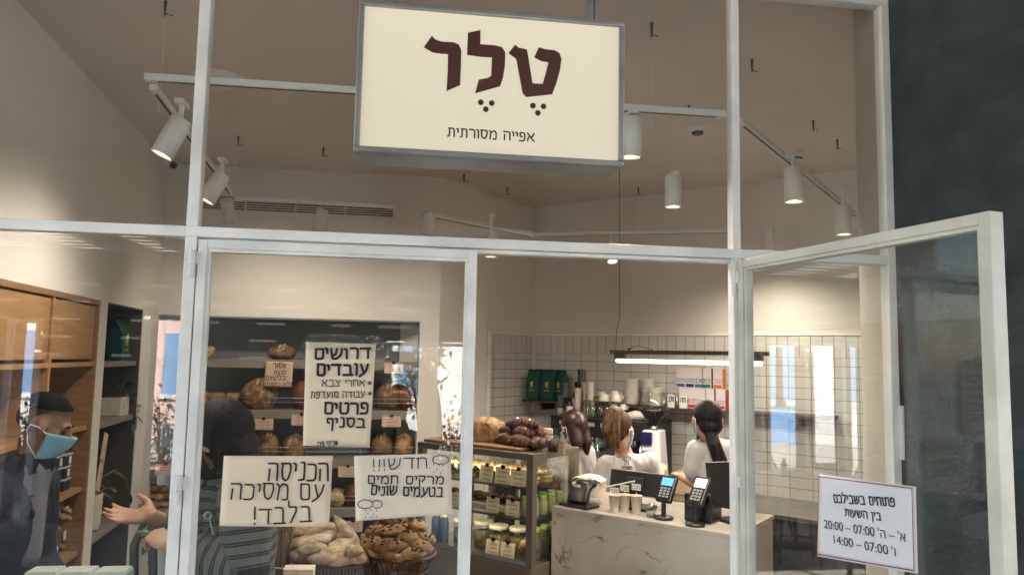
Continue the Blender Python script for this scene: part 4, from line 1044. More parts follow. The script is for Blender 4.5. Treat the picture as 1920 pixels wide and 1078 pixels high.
for x, lb in ((548, 'left one of two white bakery boxes in front of the slatted basket'), (575, 'right one of two white bakery boxes in front of the slatted basket')):
    p = atD(x, 1066, 2.62); t = thing('bakery_box', lb, 'box', (p.x, p.y, TBZ + .001)); h = p.z - TBZ
    MB().bx(-.027, .027, -.03, .03, 0, h).build('box_body', 'paper_cream', t, .002); MB().bx(-.028, .028, -.031, .031, h + .0005, h + .006).build('lid', 'paper_white', t, .002)
t = thing('display_table', 'low oak side table with white bread tins by the left window', 'table', (-1.0, .30, GZ))
p = atD(150, 1069, 2.3); zt = p.z - .08
MB().bx(-.28, .18, -.09, .14, zt - GZ - .03, zt - GZ).build('table_top', 'oak', t, .003)
for sx in (-.26, .16):
    for sy in (-.07, .12): MB().bx(sx - .018, sx + .018, sy - .018, sy + .018, 0, zt - GZ - .031).build('leg', 'oak_frame', t, .002)
M('enamel', (.62, .7, .68), .3, var=.08)
for x, lb in ((86, 'leftmost of three white enamel tins at the bottom left'), (149, 'middle one of three white enamel tins at the bottom left'), (213, 'rightmost of three white enamel tins at the bottom left')):
    p = atD(x, 1069, 2.3); hw = px(29, p); T = tr(p.x, p.y, zt + .001)
    t = thing('bread_tin', lb, 'tin', T=T); MB().bx(-hw, hw, -.04, .04, 0, p.z - zt).build('tin_body', 'enamel', t, .005)
    MB().bx(-hw + .004, hw - .004, -.036, .036, p.z - zt + .0005, p.z - zt + .004).build('lid', 'enamel', t, .002)
# ------------------------------------------------------------------ pastry display case
K2 = atD(1000, 855, 3.9); CASE_TOP = 1.30
CTm = frame((K2.x, K2.y, 0), uu, vv); CTi = CTm.inverted()
M('case_metal', (.24, .21, .175), .35, .6, var=.12, scale=5); M('case_base', (.16, .125, .095), .5, .1, var=.08, scale=4)
CW, CDp, PW = .82, .47, .042
z_b, z_s2, z_s1 = .735, .955, 1.115
t = thing('display_case', 'glass pastry display case with bronze frame beside the marble counter', 'display case', T=CTm)
MB().bx(-CW, 0, .0, CDp, GZ, z_b - .012).build('base', 'case_base', t, .004)
for x in (-CW + PW / 2, -PW / 2):
    for y in (PW / 2, CDp - PW / 2): MB().bx(x - PW / 2, x + PW / 2, y - PW / 2, y + PW / 2, z_b - .011, CASE_TOP - .036).build('post', 'case_metal', t, .002)
m = MB(); m.bx(-CW, 0, 0, .05, CASE_TOP - .035, CASE_TOP); m.bx(-CW, 0, CDp - .05, CDp, CASE_TOP - .035, CASE_TOP); m.bx(-.045, 0, .05, CDp - .05, CASE_TOP - .035, CASE_TOP); m.bx(-CW, -CW + .045, .05, CDp - .05, CASE_TOP - .035, CASE_TOP); m.bx(-CW + .046, -.046, .051, CDp - .051, CASE_TOP - .02, CASE_TOP - .002); m.build('top_frame', 'case_metal', t, .002)
MB().bx(-CW + .01, -.01, .01, CDp - .01, z_b - .01, z_b).build('floor_panel', 'steel', t)
m = MB(); m.bx(-CW + PW, -PW, .004, .012, z_b - .008, z_b + .014); m.build('front_rail', 'steel', t)
for z in (z_s2, z_s1):
    MB().bx(-CW + .02, -.02, .03, CDp - .05, z - .007, z).build('glass_shelf', 'case_glass', t); MB().bx(-CW + .03, -.03, .026, .0295, z - .009, z + .002).build('shelf_edge', 'steel', t)
MB().bx(-CW + PW, -PW, .014, .019, z_b + .001, CASE_TOP - .037).build('glass_pane', 'case_glass', t); MB().bx(-.022, -.017, PW, CDp - PW, z_b + .001, CASE_TOP - .037).build('glass_pane', 'case_glass', t)
m = MB()
for a, b in ((-CW + .05, -CW / 2 + .01), (-CW / 2 - .01, -.05)):
    y = CDp - .02 if a < -CW / 2 - .05 else CDp - .034
    m.bx(a, a + .024, y, y + .01, z_b + .01, CASE_TOP - .04); m.bx(b - .024, b, y, y + .01, z_b + .01, CASE_TOP - .04); m.bx(a + .024, b - .024, y, y + .01, CASE_TOP - .064, CASE_TOP - .04)
m.build('sliding_door', 'lamp_white', t, .001)
m = MB(); m.bx(-.012, -.002, CDp - .026, CDp - .016, z_b + .05, CASE_TOP - .04)
for i in range(12): m.bx(-.0155, -.012, CDp - .025, CDp - .017, z_b + .07 + i * .038, z_b + .085 + i * .038)
m.build('shelf_track', 'steel', t)
led = MB().bx(-CW + .06, -.06, .052, .066, CASE_TOP - .03, CASE_TOP - .022).build('led_strip', 'tube_glow', t)
ld = bpy.data.lights.new('case_led', 'AREA'); ld.shape = 'RECTANGLE'; ld.size = CW - .1; ld.size_y = .03; ld.energy = .16; ld.color = (1, .8, .5)
lo = bpy.data.objects.new('case_led', ld); COL.objects.link(lo); lo.parent = t; lo.location = (-CW / 2, .075, CASE_TOP - .04); lo.rotation_euler = (rad(25), 0, 0)
ld = bpy.data.lights.new('case_led', 'AREA'); ld.shape = 'RECTANGLE'; ld.size = CW - .1; ld.size_y = .02; ld.energy = .13; ld.color = (1, .8, .5)
lo = bpy.data.objects.new('case_led', ld); COL.objects.link(lo); lo.parent = t; lo.location = (-CW / 2, .05, z_s2 - .012); lo.rotation_euler = (rad(20), 0, 0)
def inC(name, label, cat, p, rz=0, group=None): return thing(name, label, cat, T=CTm @ tr(p) @ rotm(0, 0, rz), group=group)
def cx(x, y=870): return (CTi @ atV(x, y, K2 + vv * .08, CA + 90)).x
M('sandwich_bun', (.5, .33, .12), .6, col2=(.35, .18, .06), scale=18); M('egg_salad', (.6, .5, .2), .6, col2=(.3, .35, .08), scale=40); M('wrap_film', (.7, .66, .55), .25)
M('green_cap', (.24, .36, .08), .35); M('juice_green', (.36, .34, .17), .25); M('bottle_blue', (.03, .06, .16), .2); M('jar_food', (.2, .16, .1), .6, col2=(.07, .065, .03), scale=35)
SL, SG = 'wrapped filled sandwich on the top shelf of the pastry case', 'sandwiches on the top shelf of the pastry case'
for row in range(2):
    for i in range(8):
        x = -.76 + i * .095 + .02 * row; t = inC('sandwich', SL, 'sandwich', (x, .13 + .1 * row, z_s1 + .001), random.uniform(-25, 25), SG)
        m = MB(); m.ell((0, 0, .02), (.042, .04, .022), None, 14, 8, lump(1, i + row * 9, .06)); m.ell((0, .0, .062), (.042, .04, .024), None, 14, 8, lump(1, i * 3 + row, .06)); m.build('bun', 'sandwich_bun', t)
        MB().ell((0, 0, .04), (.046, .044, .014), None, 14, 8, lump(1, i + 40, .2)).build('filling', 'egg_salad', t)
        MB().surf(lambda u, v: ((u - .5) * .1, -.02 + .07 * (v - .5), .05 + .05 * abs(u - .5) + .03 * noise.noise(Vector((u * 4, v * 4, i + row * 7)))), 8, 8).build('wrapper', 'wrap_film', t)
def ccard(x, y, z, w_, h, lb, yy=.03, tilt=-8): 
    p = Vector((cx(x), yy + .02, z)); t = card(lb, (0, 0, 0), w_, h, 0, 0, 'paper_cream', True, None, 3); t.matrix_world = CTm @ tr(p) @ rotm(tilt, 0, random.uniform(-6, 6))
for x, lb in ((917, 'leftmost cream price card on the top shelf of the pastry case'), (947, 'middle cream price card on the top shelf of the pastry case'), (977, 'rightmost cream price card on the top shelf of the pastry case')): ccard(x, 890, z_s1 + .002, .1, .088, lb)
for x, lb in ((930, 'tilted cream price card on the middle shelf of the pastry case'), (967, 'straight cream price card on the middle shelf of the pastry case'), (856, 'cream price card on the middle shelf left of the door post')): ccard(x, 950, z_s2 + .002, .09, .08, lb)
for x, lb in ((932, 'left cream price card at the bottom of the pastry case'), (960, 'right cream price card at the bottom of the pastry case')): ccard(x, 1030, z_b + .002, .09, .075, lb)
t = inC('pastry_tray', 'pale tray on the middle shelf of the pastry case', 'tray', (-.45, .2, z_s2 + .001)); MB().bx(-.3, .24, -.11, .11, 0, .03).build('tray_body', 'pot_ribbed', t, .004)
for i in range(10):
    t = inC('pastry_bar', 'brown pastry bar lined up on the pale tray in the pastry case', 'pastry', (-.71 + i * .056, .2 + .02 * (i % 2), z_s2 + .032), 90 + random.uniform(-12, 12), 'pastry bars on the pale tray')
    MB().ell((0, 0, .018), (.06, .024, .02), None, 14, 8, lump(1, i * 1.7, .12)).build('pastry', 'crust_brown' if i % 2 else 'crust_red', t)
def bottle(name, label, p, h, r, body, cap, group):
    t = inC(name, label, 'bottle', p, 0, group)
    MB().lathe([(r * .9, 0), (r, .006), (r, h * .62), (r * .85, h * .78), (r * .7, h * .86)], 18).build('bottle_body', body, t)
    MB().lathe([(r * .85, h * .862), (r * .85, h), (r * .7, h)], 16).build('cap', cap, t)
for i in range(4):
    for j in range(2): bottle('juice_bottle', 'small green juice bottle at the right end of the middle case shelf', (-.07 - .058 * j, .12 + .085 * i, z_s2 + .001), .1, .026, 'juice_green', 'green_cap', 'green juice bottles in the pastry case')
for i in range(3): bottle('juice_bottle', 'green capped pale drink at the right end of the case floor', (-.07, .14 + .09 * i, z_b + .001), .16, .03, 'jar_food', 'green_cap', 'pale drinks at the right end of the case floor')
for i in range(2): bottle('water_bottle', 'blue drink bottle with green cap at the left of the case floor', (-.745 + .062 * i, .1, z_b + .001), .16, .027, 'bottle_blue', 'green_cap', 'blue bottles at the left of the case floor')
for i, x in enumerate((-.6, -.47, -.34, -.22)):
    t = inC('food_jar', ('first', 'second', 'third', 'fourth')[i] + ' glass salad jar from the left on the case floor', 'jar', (x, .17 + .03 * (i % 2), z_b + .001))
    MB().lathe([(.05, .002), (.055, .01), (.055, .1), (.05, .11)], 24).build('jar_body', 'jar_glass', t); MB().lathe([(.001, .004), (.05, .004), (.051, .075), (.001, .08)], 20, cap=False).build('salad', 'jar_food', t); MB().lathe([(.054, .111), (.056, .114), (.056, .13), (.05, .132)], 24).build('lid', 'pot_ribbed', t)
t = inC('pastry_roll', 'plump glazed roll on the case floor by the right post', 'pastry', (-.1, .1, z_b + .06)); MB().ell((0, 0, 0), (.045, .05, .045), None, 16, 10, lump(1, 3, .08)).build('crust', 'crust_gold', t)
# on top of the case
t = inC('serving_board', 'wooden serving board on top of the pastry case', 'board', (-.42, .2, CASE_TOP + .001)); MB().bx(-.38, .31, -.17, .16, 0, .016).build('board', 'tray_wood', t, .004)
ZB = CASE_TOP + .018
def topat(x, y, off): return CTi @ atV(x, y, K2 + vv * off, CA + 90)
for k_, (x, n, lb) in enumerate(((862, 5, 'golden pull apart loaf behind the door post on the serving board'), (918, 5, 'crusty golden pull apart loaf beside the chocolate croissants'))):
    p = topat(x, 835, .2); t = inC('pull_apart_loaf', lb, 'bread', (p.x, .2, ZB), 0)
    m = MB(); w_ = .085
    for i in range(n): m.ell((-w_ + 2 * w_ * i / (n - 1) , random.uniform(-.02, .02), .068 + .012 * math.sin(i)), (.042, .07, .058), None, 18, 12, lump(1, i * 2.2 + k_, .1))
    m.bx(-.1, .1, -.06, .06, .0, .05); fuse('crust', m, 'crust_gold', t, .006, 3)
def croissant(label, p, rz, group, pitch=0, s=1.0):
    t = thing('chocolate_croissant', label, 'croissant', T=CTm @ tr(p) @ rotm(0, 0, rz) @ rotm(pitch, 0, 0), group=group)
    m = MB(); n = 44; pts = []; rs = []
    for i in range(n + 1):
        u = i / n; a = rad(-80 + 160 * u); pts.append((.072 * s * math.sin(a), .04 * s - .055 * s * math.cos(a), .027 * s))
        rs.append(s * (.006 + .029 * math.sin(math.pi * u) ** .75) * (1 + .13 * (1 - ((u * 8) % 1))))
    m.tube(pts, rs, 18); m.build('pastry', 'crust_choc', t)
    m2 = MB()
    for i in range(6, n - 5, 6): 
        c = Vector(pts[i]); d = (Vector(pts[i + 1]) - Vector(pts[i - 1])).normalized(); a1 = d.orthogonal().normalized(); b1 = d.cross(a1)
        m2.tube([c + (a1 * math.cos(k * .5) + b1 * math.sin(k * .5)) * rs[i] * 1.0 for k in range(13)], .0022 * s, 5, closed=False)
    m2.build('glaze_stripes', 'crust_red', t)
CG, CL = 'chocolate croissants piled on the pastry case', 'dark glossy chocolate croissant in the pile on the pastry case'
for x, y, off, rz, zz in ((948, 828, .14, 10, 0), (975, 830, .12, -20, 0), (1000, 830, .15, 15, 0), (1018, 826, .18, 60, 0), (958, 812, .18, 20, .045), (983, 812, .17, -15, .045), (1006, 812, .2, 40, .045), (973, 795, .2, 10, .09), (996, 796, .21, -30, .09), (955, 826, .24, 0, .0), (990, 826, .25, 10, 0)):
    p = topat(x, y, off); croissant(CL, (p.x, off, ZB + zz), rz * 3 + random.uniform(40, 140), CG, random.uniform(-14, 14), .95)
p = topat(1042, 832, .17)
t = inC('cookie_jar', 'glass jar of dark cookies with a knobbed lid on the pastry case', 'jar', (p.x, .16, CASE_TOP + .001))
MB().lathe([(.036, .001), (.04, .006), (.04, .088), (.036, .092)], 28).build('jar_body', 'jar_glass', t); MB().lathe([(.001, .004), (.036, .004), (.036, .06), (.02, .07), (.001, .068)], 20, cap=False).build('cookies', 'crust_choc', t); MB().lathe([(.041, .0925), (.042, .1), (.012, .106), (.011, .115), (.014, .122), (.001, .128)], 24).build('lid', 'jar_glass', t)
t = card('white price card leaning against the cookie jar', (0, 0, 0), .065, .08, 0, 0, 'paper_pink', False); t.matrix_world = CTm @ tr(p.x + .065, .12, CASE_TOP + .001) @ rotm(-8, 0, -25)
for x, lb in ((942, 'white paper sheet standing behind the chocolate croissants'), (1018, 'white paper folder standing beside the cookie jar')):
    p = topat(x, 815, .34); t = inC('paper_folder', lb, 'paper', (p.x, .36, CASE_TOP + .001), 20); MB().bx(-.045, .045, -.012, .012, 0, .1).build('sheet', 'paper_white', t, .004)

# ------------------------------------------------------------------ marble counter
KL = atD(1035, 950, 4.0); CNZ = KL.z + .004
NT = frame((KL.x, KL.y, 0), uu, vv); NTi = NT.inverted()
m_ = M('marble', (.5, .47, .42), .3); tt = m_.node_tree; bb = tt.nodes['Principled BSDF']
tc = tt.nodes.new('ShaderNodeTexCoord'); n1 = tt.nodes.new('ShaderNodeTexNoise'); n1.inputs['Scale'].default_value = 2.2; n1.inputs['Detail'].default_value = 7; n1.inputs['Distortion'].default_value = 1.0
sb = tt.nodes.new('ShaderNodeMath'); sb.operation = 'SUBTRACT'; sb.inputs[1].default_value = .5; ab = tt.nodes.new('ShaderNodeMath'); ab.operation = 'ABSOLUTE'
r1 = tt.nodes.new('ShaderNodeMapRange'); r1.inputs[1].default_value = 0; r1.inputs[2].default_value = .008; r1.inputs[3].default_value = 1; r1.inputs[4].default_value = 0
n2 = tt.nodes.new('ShaderNodeTexNoise'); n2.inputs['Scale'].default_value = 4.5; n2.inputs['Detail'].default_value = 3
r2 = tt.nodes.new('ShaderNodeMapRange'); r2.inputs[1].default_value = .44; r2.inputs[2].default_value = .58
ml = tt.nodes.new('ShaderNodeMath'); ml.operation = 'MULTIPLY'; n3 = tt.nodes.new('ShaderNodeTexNoise'); n3.inputs['Scale'].default_value = 3; cr = tt.nodes.new('ShaderNodeValToRGB')
cr.color_ramp.elements[0].color = (.37, .335, .285, 1); cr.color_ramp.elements[1].color = (.46, .43, .38, 1); cr.color_ramp.elements[0].position = .35; cr.color_ramp.elements[1].position = .65
mx = tt.nodes.new('ShaderNodeMixRGB'); mx.inputs[2].default_value = (.09, .07, .05, 1)
L_ = tt.links.new
for n_ in (n1, n2, n3): L_(tc.outputs['Object'], n_.inputs['Vector'])
L_(n1.outputs['Fac'], sb.inputs[0]); L_(sb.outputs[0], ab.inputs[0]); L_(ab.outputs[0], r1.inputs[0]); L_(n2.outputs['Fac'], r2.inputs[0]); L_(r1.outputs[0], ml.inputs[0]); L_(r2.outputs[0], ml.inputs[1]); L_(n3.outputs['Fac'], cr.inputs[0]); L_(cr.outputs[0], mx.inputs[1]); L_(ml.outputs[0], mx.inputs[0]); L_(mx.outputs[0], bb.inputs['Base Color'])
CL_ = 1.0
t = thing('service_counter', 'pale marble service counter with dark veins in front of the staff', 'counter', T=NT)
MB().bx(0, CL_, 0, .02, GZ, CNZ - .021).build('front_panel', 'marble', t, .001); MB().bx(0, .02, .021, .55, GZ, CNZ - .021).build('side_panel', 'marble', t, .001); MB().bx(CL_ - .02, CL_, .021, .55, GZ, CNZ - .021).build('side_panel', 'marble', t, .001); MB().bx(0, CL_, 0, .58, CNZ - .02, CNZ).build('counter_top', 'marble', t, .001)
def onC(x, y):
    p = NTi @ atZ(x, y, CNZ); return Vector((p.x, max(.03, min(.5, p.y)), CNZ + .0008))
def inN(name, label, cat, p, rz=0, group=None): return thing(name, label, cat, T=NT @ tr(p) @ rotm(0, 0, rz), group=group)
M('plastic_black', (.014, .014, .015), .32, var=.1); M('cup_paper', (.66, .58, .46), .6); M('screen_blue', (.1, .35, .9), .3, emit=.09); M('screen_white', (1, .92, .85), .3, emit=.2); M('key_grey', (.3, .3, .3), .5)
p = onC(1085, 950)
t = inN('desk_phone', 'black desk phone with a raised handset on the left end of the counter', 'phone', p, -8)
m = MB(); m.bx(-.1, .09, -.05, .07, 0, .014); m.build('base', 'plastic_black', t, .005)
m = MB(rotm(-28, 0, 0)); m.bx(-.085, .035, -.01, .012, .02, .135); m.build('console', 'plastic_black', t, .006)
m = MB(rotm(-28, 0, 0)); m.bx(-.07, -.02, -.0125, -.011, .1, .115); m.build('name_strip', 'key_grey', t)
m = MB(); m.tube([(.065, -.03, .035), (.062, -.01, .09), (.06, .02, .115), (.058, .05, .12)], [.022, .02, .019, .022], 12); m.build('handset', 'plastic_black', t)
t = inN('paper_stack', 'loose white papers lying behind the desk phone', 'paper', p + Vector((-.01, .12, .04)), 15)
MB().bx(-.08, .08, -.05, .08, 0, .08).build('sheets', 'paper_white', t, .004)
m = MB(); m.surf(lambda u, v: (-.09 + .18 * u, -.06 + .13 * v, .084 + .025 * math.sin(u * 3.1) + .012 * noise.noise(Vector((u * 3, v * 3, 0)))), 10, 10); m.build('curled_sheet', 'paper_white', t, solid=.001)
t = inN('pointer_stick', 'thin pale stick lying from the phone towards the till', 'stick', p + Vector((.1, .12, .1))); MB().tube([(0, 0, 0), (.17, 0, .05)], .004, 6).build('stick', 'cup_paper', t)
for x, y, lb, tx in ((1152, 961, 'left white paper cup with a small sign on the counter edge', 0), (1171, 960, 'middle white paper cup with a small sign on the counter edge', 1), (1193, 962, 'right wider paper cup with a small sign on a stick', 2)):
    p = onC(x, y); p.y = max(p.y, .05); h = px(32, NT @ p); r = px(11, NT @ p)
    t = inN('paper_cup', lb, 'cup', p, (8, -3, 0)[tx]); MB().lathe([(r * .68, 0), (r * .98, h), (r * 1.06, h), (r * 1.05, h * 1.03), (r * .94, h), (r * .66, .004)], 24).build('cup_body', 'cup_paper', t)
    MB().bx(-.0015, .0015, .0, .002, .01, h * 1.2).build('stick', 'cup_paper', t)
    MB().bx(-r * .82, r * .82, -.003, -.001, h * (1.08 + .12 * tx), h * (1.44 + .12 * tx)).build('sign', 'label_white', t)
    m = MB(); write(m, ('סוכר', 'סוכר', 'חום')[tx], r * .68, h * (1.15 + .12 * tx), h * .2, frame((0, -.0035, 0), (1, 0, 0), (0, 0, 1)), w=.0022, x_left=-r * .68); m.build('sign_writing', 'marker', t)
p = onC(1214, 945); p.y = .24
t = inN('till_screen', 'black till screen seen from behind on the counter', 'screen', p, 0)
T = rotm(-12, 0, 0); w_ = .17
m = MB(); m.bx(-.09, .09, -.06, .09, 0, .015); m.bx(-.03, .03, .0, .03, .015, .1); m.build('stand', 'plastic_black', t, .004)
m = MB(T); m.bx(-w_ * .92, w_ * .92, -.02, .012, .07, .193); m.build('screen_back', 'plastic_black', t, .008)
m = MB(T); m.bx(-.05, .05, -.035, -.02, .09, .16); m.build('socket_cover', 'black_matte', t, .004)
def terminal(x, ytop, ybase, label, scr, off, tilt=-32, rz=0, wpx=34):
    p = onC(x, ybase); p.y = off; P = NT @ p; h = px(ybase - ytop, P)
    t = inN('card_terminal', label, 'card terminal', p, rz)
    m = MB(); m.lathe([(.045, 0), (.048, .004), (.046, .012), (.02, .016)], 28); m.cyl((0, 0, .014), (0, 0, h * .5), .012); m.build('stand', 'plastic_black', t)
    T = tr(0, 0, h * .45) @ rotm(tilt, 0, 0); b_ = h * .64; wd = px(wpx / 2, P)
    MB(T).bx(-wd, wd, -.012, .014, -.01, b_).build('terminal_body', 'plastic_black', t, .008)
    MB(T).bx(-wd * .72, wd * .72, -.0135, -.0125, b_ * .58, b_ * .9).build('screen', scr, t)
    m = MB(T)
    for i in range(3):
        for j in range(4): m.bx(-wd * .62 + i * wd * .45, -wd * .62 + i * wd * .45 + wd * .32, -.0145, -.0122, b_ * (.1 + .11 * j), b_ * (.17 + .11 * j))
    m.build('keypad', 'key_grey', t)
    return t
terminal(1256, 893, 968, 'card terminal with a blue screen on a round stand', 'screen_blue', .1, -30, -8)
terminal(1308, 896, 983, 'card terminal with a bright white screen on a round stand', 'screen_white', .06, -34, -12)
p = onC(1318, 975); p.y = .2
t = inN('receipt_printer', 'black receipt printer box behind the bright card terminal', 'printer', p, 0); MB().bx(-.07, .07, -.07, .08, 0, .135).build('printer_body', 'plastic_black', t, .008); MB().bx(-.05, .05, -.04, -.03, .136, .139).build('paper_slot', 'key_grey', t)
p = onC(1232, 965); p.y = .1
t = inN('sugar_shaker', 'small glass sugar shaker between the cups and the terminal', 'shaker', p); MB().lathe([(.022, 0), (.025, .005), (.024, .04), (.018, .052)], 20).build('jar_body', 'jar_glass', t); MB().lathe([(.001, .004), (.021, .004), (.021, .028), (.001, .03)], 16, cap=False).build('sugar', 'key_grey', t); MB().lathe([(.019, .0525), (.021, .056), (.015, .068), (.001, .07)], 20).build('lid', 'steel', t)
p = onC(1362, 985); p.y = .28
t = inN('till_screen', 'black till screen standing edge on at the right end of the counter', 'screen', p, 55)
m = MB(); m.bx(-.07, .07, -.06, .06, 0, .014); m.bx(-.02, .02, -.012, .012, .014, .1); m.build('stand', 'plastic_black', t, .003); MB(rotm(-10, 0, 0)).bx(-.13, .13, -.012, .014, .07, .29).build('screen_back', 'plastic_black', t, .006)
p = onC(1352, 975); t = inN('receipt_slip', 'white receipt slips beside the bright card terminal', 'paper', p + Vector((-.0, 0, .0005)), 20)
MB().surf(lambda u, v: (-.04 + .1 * u, -.03 + .05 * v, .003 + .004 * noise.noise(Vector((u * 3, v * 3, 1)))), 8, 6).build('slip', 'paper_white', t, solid=.0006)
t = inN('scanner_cable', 'thin black cable looping over the counter edge by the terminals', 'cable', p); MB().tube([(-.03, .02, .004), (.0, -.0, .012), (.03, -.005, .004), (.06, .03, .004), (.07, .1, .004)], .003, 6).build('cable', 'black', t)

# ------------------------------------------------------------------ coffee bar along the tiled wall
BZ = .86
t = thing('back_bar', 'dark back bar counter below the tiled wall', 'counter', T=TW)
MB().bx(.05, 3.2, -.62, -.02, GZ, BZ - .031).build('cupboard', 'black_matte', t, .003); MB().bx(.03, 3.2, -.64, -.012, BZ - .03, BZ).build('bar_top', 'steel', t, .003)
SHELF = 1.452
t = thing('wall_shelf', 'long dark metal shelf on the tiled wall', 'shelf', T=TW); MB().bx(.03, 2.5, -.24, -.008, SHELF - .02, SHELF).build('shelf_board', 'bronze', t, .002)
for x in (.2, .9, 1.6, 2.3): MB().bx(x - .01, x + .01, -.2, -.008, SHELF - .08, SHELF - .0205).build('bracket', 'bronze', t, .002)
def inT(name, label, cat, p, rz=0, group=None): return thing(name, label, cat, T=TW @ tr(p) @ rotm(0, 0, rz), group=group)
def tx(x, off, y=760): return onT(x, y, off).x
def tz(x, y, off): return onT(x, y, off).z
# espresso machine
MO = .52; xa, xb = tx(1032, MO, 800), tx(1212, MO, 800); mz = tz(1100, 784, MO)
M('chrome', (.6, .6, .6), .12, 1); M('glow_green', (.5, 1, .7), .4, emit=.16); M('yellow_edge', (.55, .5, .08), .4)
t = inT('espresso_machine', 'large black and chrome espresso machine behind the staff', 'espresso machine', ((xa + xb) / 2, -MO, BZ + .001)); W = (xb - xa) / 2; Hm = mz - BZ
m = MB(); m.bx(-W, W, .0, .45, Hm - .14, Hm - .012); m.bx(-W, W, .2, .45, .06, Hm - .14); m.bx(-W, W, -.02, .45, .02, .06); 
for sx in (-W + .03, W - .03): m.bx(sx - .02, sx + .02, .1, .42, 0, .02)
m.build('body', 'plastic_black', t, .008)
m = MB(); m.bx(-W, W, -.005, .45, Hm - .011, Hm); m.build('cup_tray', 'plastic_black', t, .002)
m = MB(); m.bx(-W + .03, W - .03, .19, .199, .08, Hm - .15); m.build('back_plate', 'steel', t)
MB().bx(-W + .02, W - .02, -.02, .18, .061, .07).build('drip_tray', 'steel', t, .002)
for i in range(4):
    x = -W + .13 + i * (2 * W - .26) / 3
    g = MB(); g.lathe([(.034, 0), (.036, -.03), (.03, -.06), (.012, -.075), (.011, -.1)], 20, tr(x, .09, Hm - .141)); g.build('group_head', 'chrome', t)
    h_ = MB(); h_.tube([(x, .06, Hm - .2), (x, -.02, Hm - .2), (x, -.09, Hm - .21)], [.012, .013, .016], 10); h_.build('portafilter_handle', 'black', t)
    gp_ = MB(frame((x, -.002, Hm - .07), (1, 0, 0), (0, 0, 1))); gp_.lathe([(.001, .003), (.03, .003), (.034, .0), (.034, -.006)], 24); gp_.build('gauge', 'chrome', t)
MB(frame((-W + .55 * W * 1.0, -.012, Hm - .2), (1, 0, 0), (0, 0, 1))).lathe([(.001, .0), (.03, .0)], 24, cap=False).build('lit_dial', 'glow_green', t)
m = MB()
for x in (-W + .06, 0, W - .06): m.tube([(x, .05, Hm - .14), (x + .01, .0, Hm - .2), (x + .02, -.02, Hm - .3)], .005, 8)
m.build('steam_wand', 'chrome', t)
for i in range(5): MB().box((-W + .12 + .12 * i, -.004, Hm - .045), (.07, .006, .03)).build('button_panel', 'key_grey', t, .002)
# cups, bottles and glasses on the machine
M('cup_grey', (.12, .12, .125), .5); M('china', (.66, .62, .55), .25); M('cup_white', (.64, .58, .5), .55)
def cupstack(x, yb, yt, label, mat, off=.3, wpx=13, n=None, group=None, z=None):
    X = tx(x, off, yb); zb = mz + .001 if z is None else z; h = tz(x, yt, off) - zb; r = px(wpx / 2, TW @ Vector((X, -off, zb)))
    t = inT('cup_stack', label, 'cups', (X, -off, zb), 0, group)
    n = n or max(3, int(h / .014)); prof = []
    for i in range(n):
        z0 = h * i / n; prof += [(r * .9, z0), (r * .97, z0 + h / n * .75), (r * 1.04, z0 + h / n * .78), (r * 1.04, z0 + h / n * .95)]
    MB().lathe(prof, 20).build('cups', mat, t); return t
for x, yt, lb in ((1083, 727, 'first tall stack of white paper cups from the left'), (1094, 727, 'second tall stack of white paper cups from the left'), (1099, 720, 'third tall stack of white paper cups from the left'), (1107, 716, 'tallest stack of white paper cups beside the glasses')): cupstack(x, 782, yt, lb, 'cup_white', .3 - .05 * (x % 3), 13)
for x, yb, yt, lb, mt in ((1052, 764, 741, 'short stack of grey cups left of the machine bottles', 'cup_grey'), (1051, 782, 764, 'low stack of white cups under the grey cups', 'cup_white'), (1061, 745, 717, 'taller stack of grey cups behind the bottles', 'cup_grey'), (1093, 716, 692, 'dark stack of cups at the top right of the bottles', 'cup_grey')):
    cupstack(x, yb, yt, lb, mt, .26, 13, z=tz(x, yb, .26) if yb < 780 else None)
for x, yt, lb, off in ((1068, 745, 'dark syrup bottle with a white label in the front row', .34), (1079, 716, 'dark syrup bottle with a white label in the second row', .24), (1085, 692, 'tallest dark syrup bottle with a white label', .14)):
    X = tx(x, off, 780); zb = mz + .001; h = tz(x, yt, off) - zb; r = .026
    t = inT('syrup_bottle', lb, 'bottle', (X, -off, zb)); MB().lathe([(r * .9, 0), (r, .005), (r, h * .6), (r * .4, h * .76), (r * .38, h * .9), (r * .5, h * .91), (r * .5, h)], 18).build('bottle_body', 'black', t); MB().lathe([(r * 1.02, h * .18), (r * 1.02, h * .5)], 18, cap=False).build('label', 'label_white', t)
glass_mat('tumbler_glass', (.88, .9, .86), f0=.1)
for row in range(2):
    for i in range(4):
        X = tx(1100 + i * 13 + 5 * row, .42 - .14 * row, 780)
        t = inT('glass_tumbler', 'clear tumbler in the rows of glasses on the espresso machine', 'glass', (X, -.42 + .14 * row, mz + .001), 0, 'tumblers on the espresso machine'); h = .13 + .03 * row
        MB().lathe([(.024, 0), (.026, .004), (.031, h), (.029, h), (.024, .008), (.001, .007)], 20).build('glass_body', 'tumbler_glass', t)
def mug(label, x, y, off, r=.042, flip=True, z=None, rz=0, group=None):
    P = onT(x, y, off); zb = P.z if z is None else z
    t = inT('coffee_mug', label, 'mug', (P.x, -off, zb), rz, group); h = r * 1.35
    pr = [(r * 1.0, 0), (r * 1.02, .003), (r * .95, h * .5), (r * .6, h * .95), (r * .55, h), (r * .001, h)]
    MB().lathe(pr, 24, cap=False).build('mug_body', 'china', t); MB().tube([(r * .95, 0, h * .2), (r * 1.4, 0, h * .25), (r * 1.45, 0, h * .55), (r * .85, 0, h * .7)], r * .1, 8).build('handle', 'china', t)
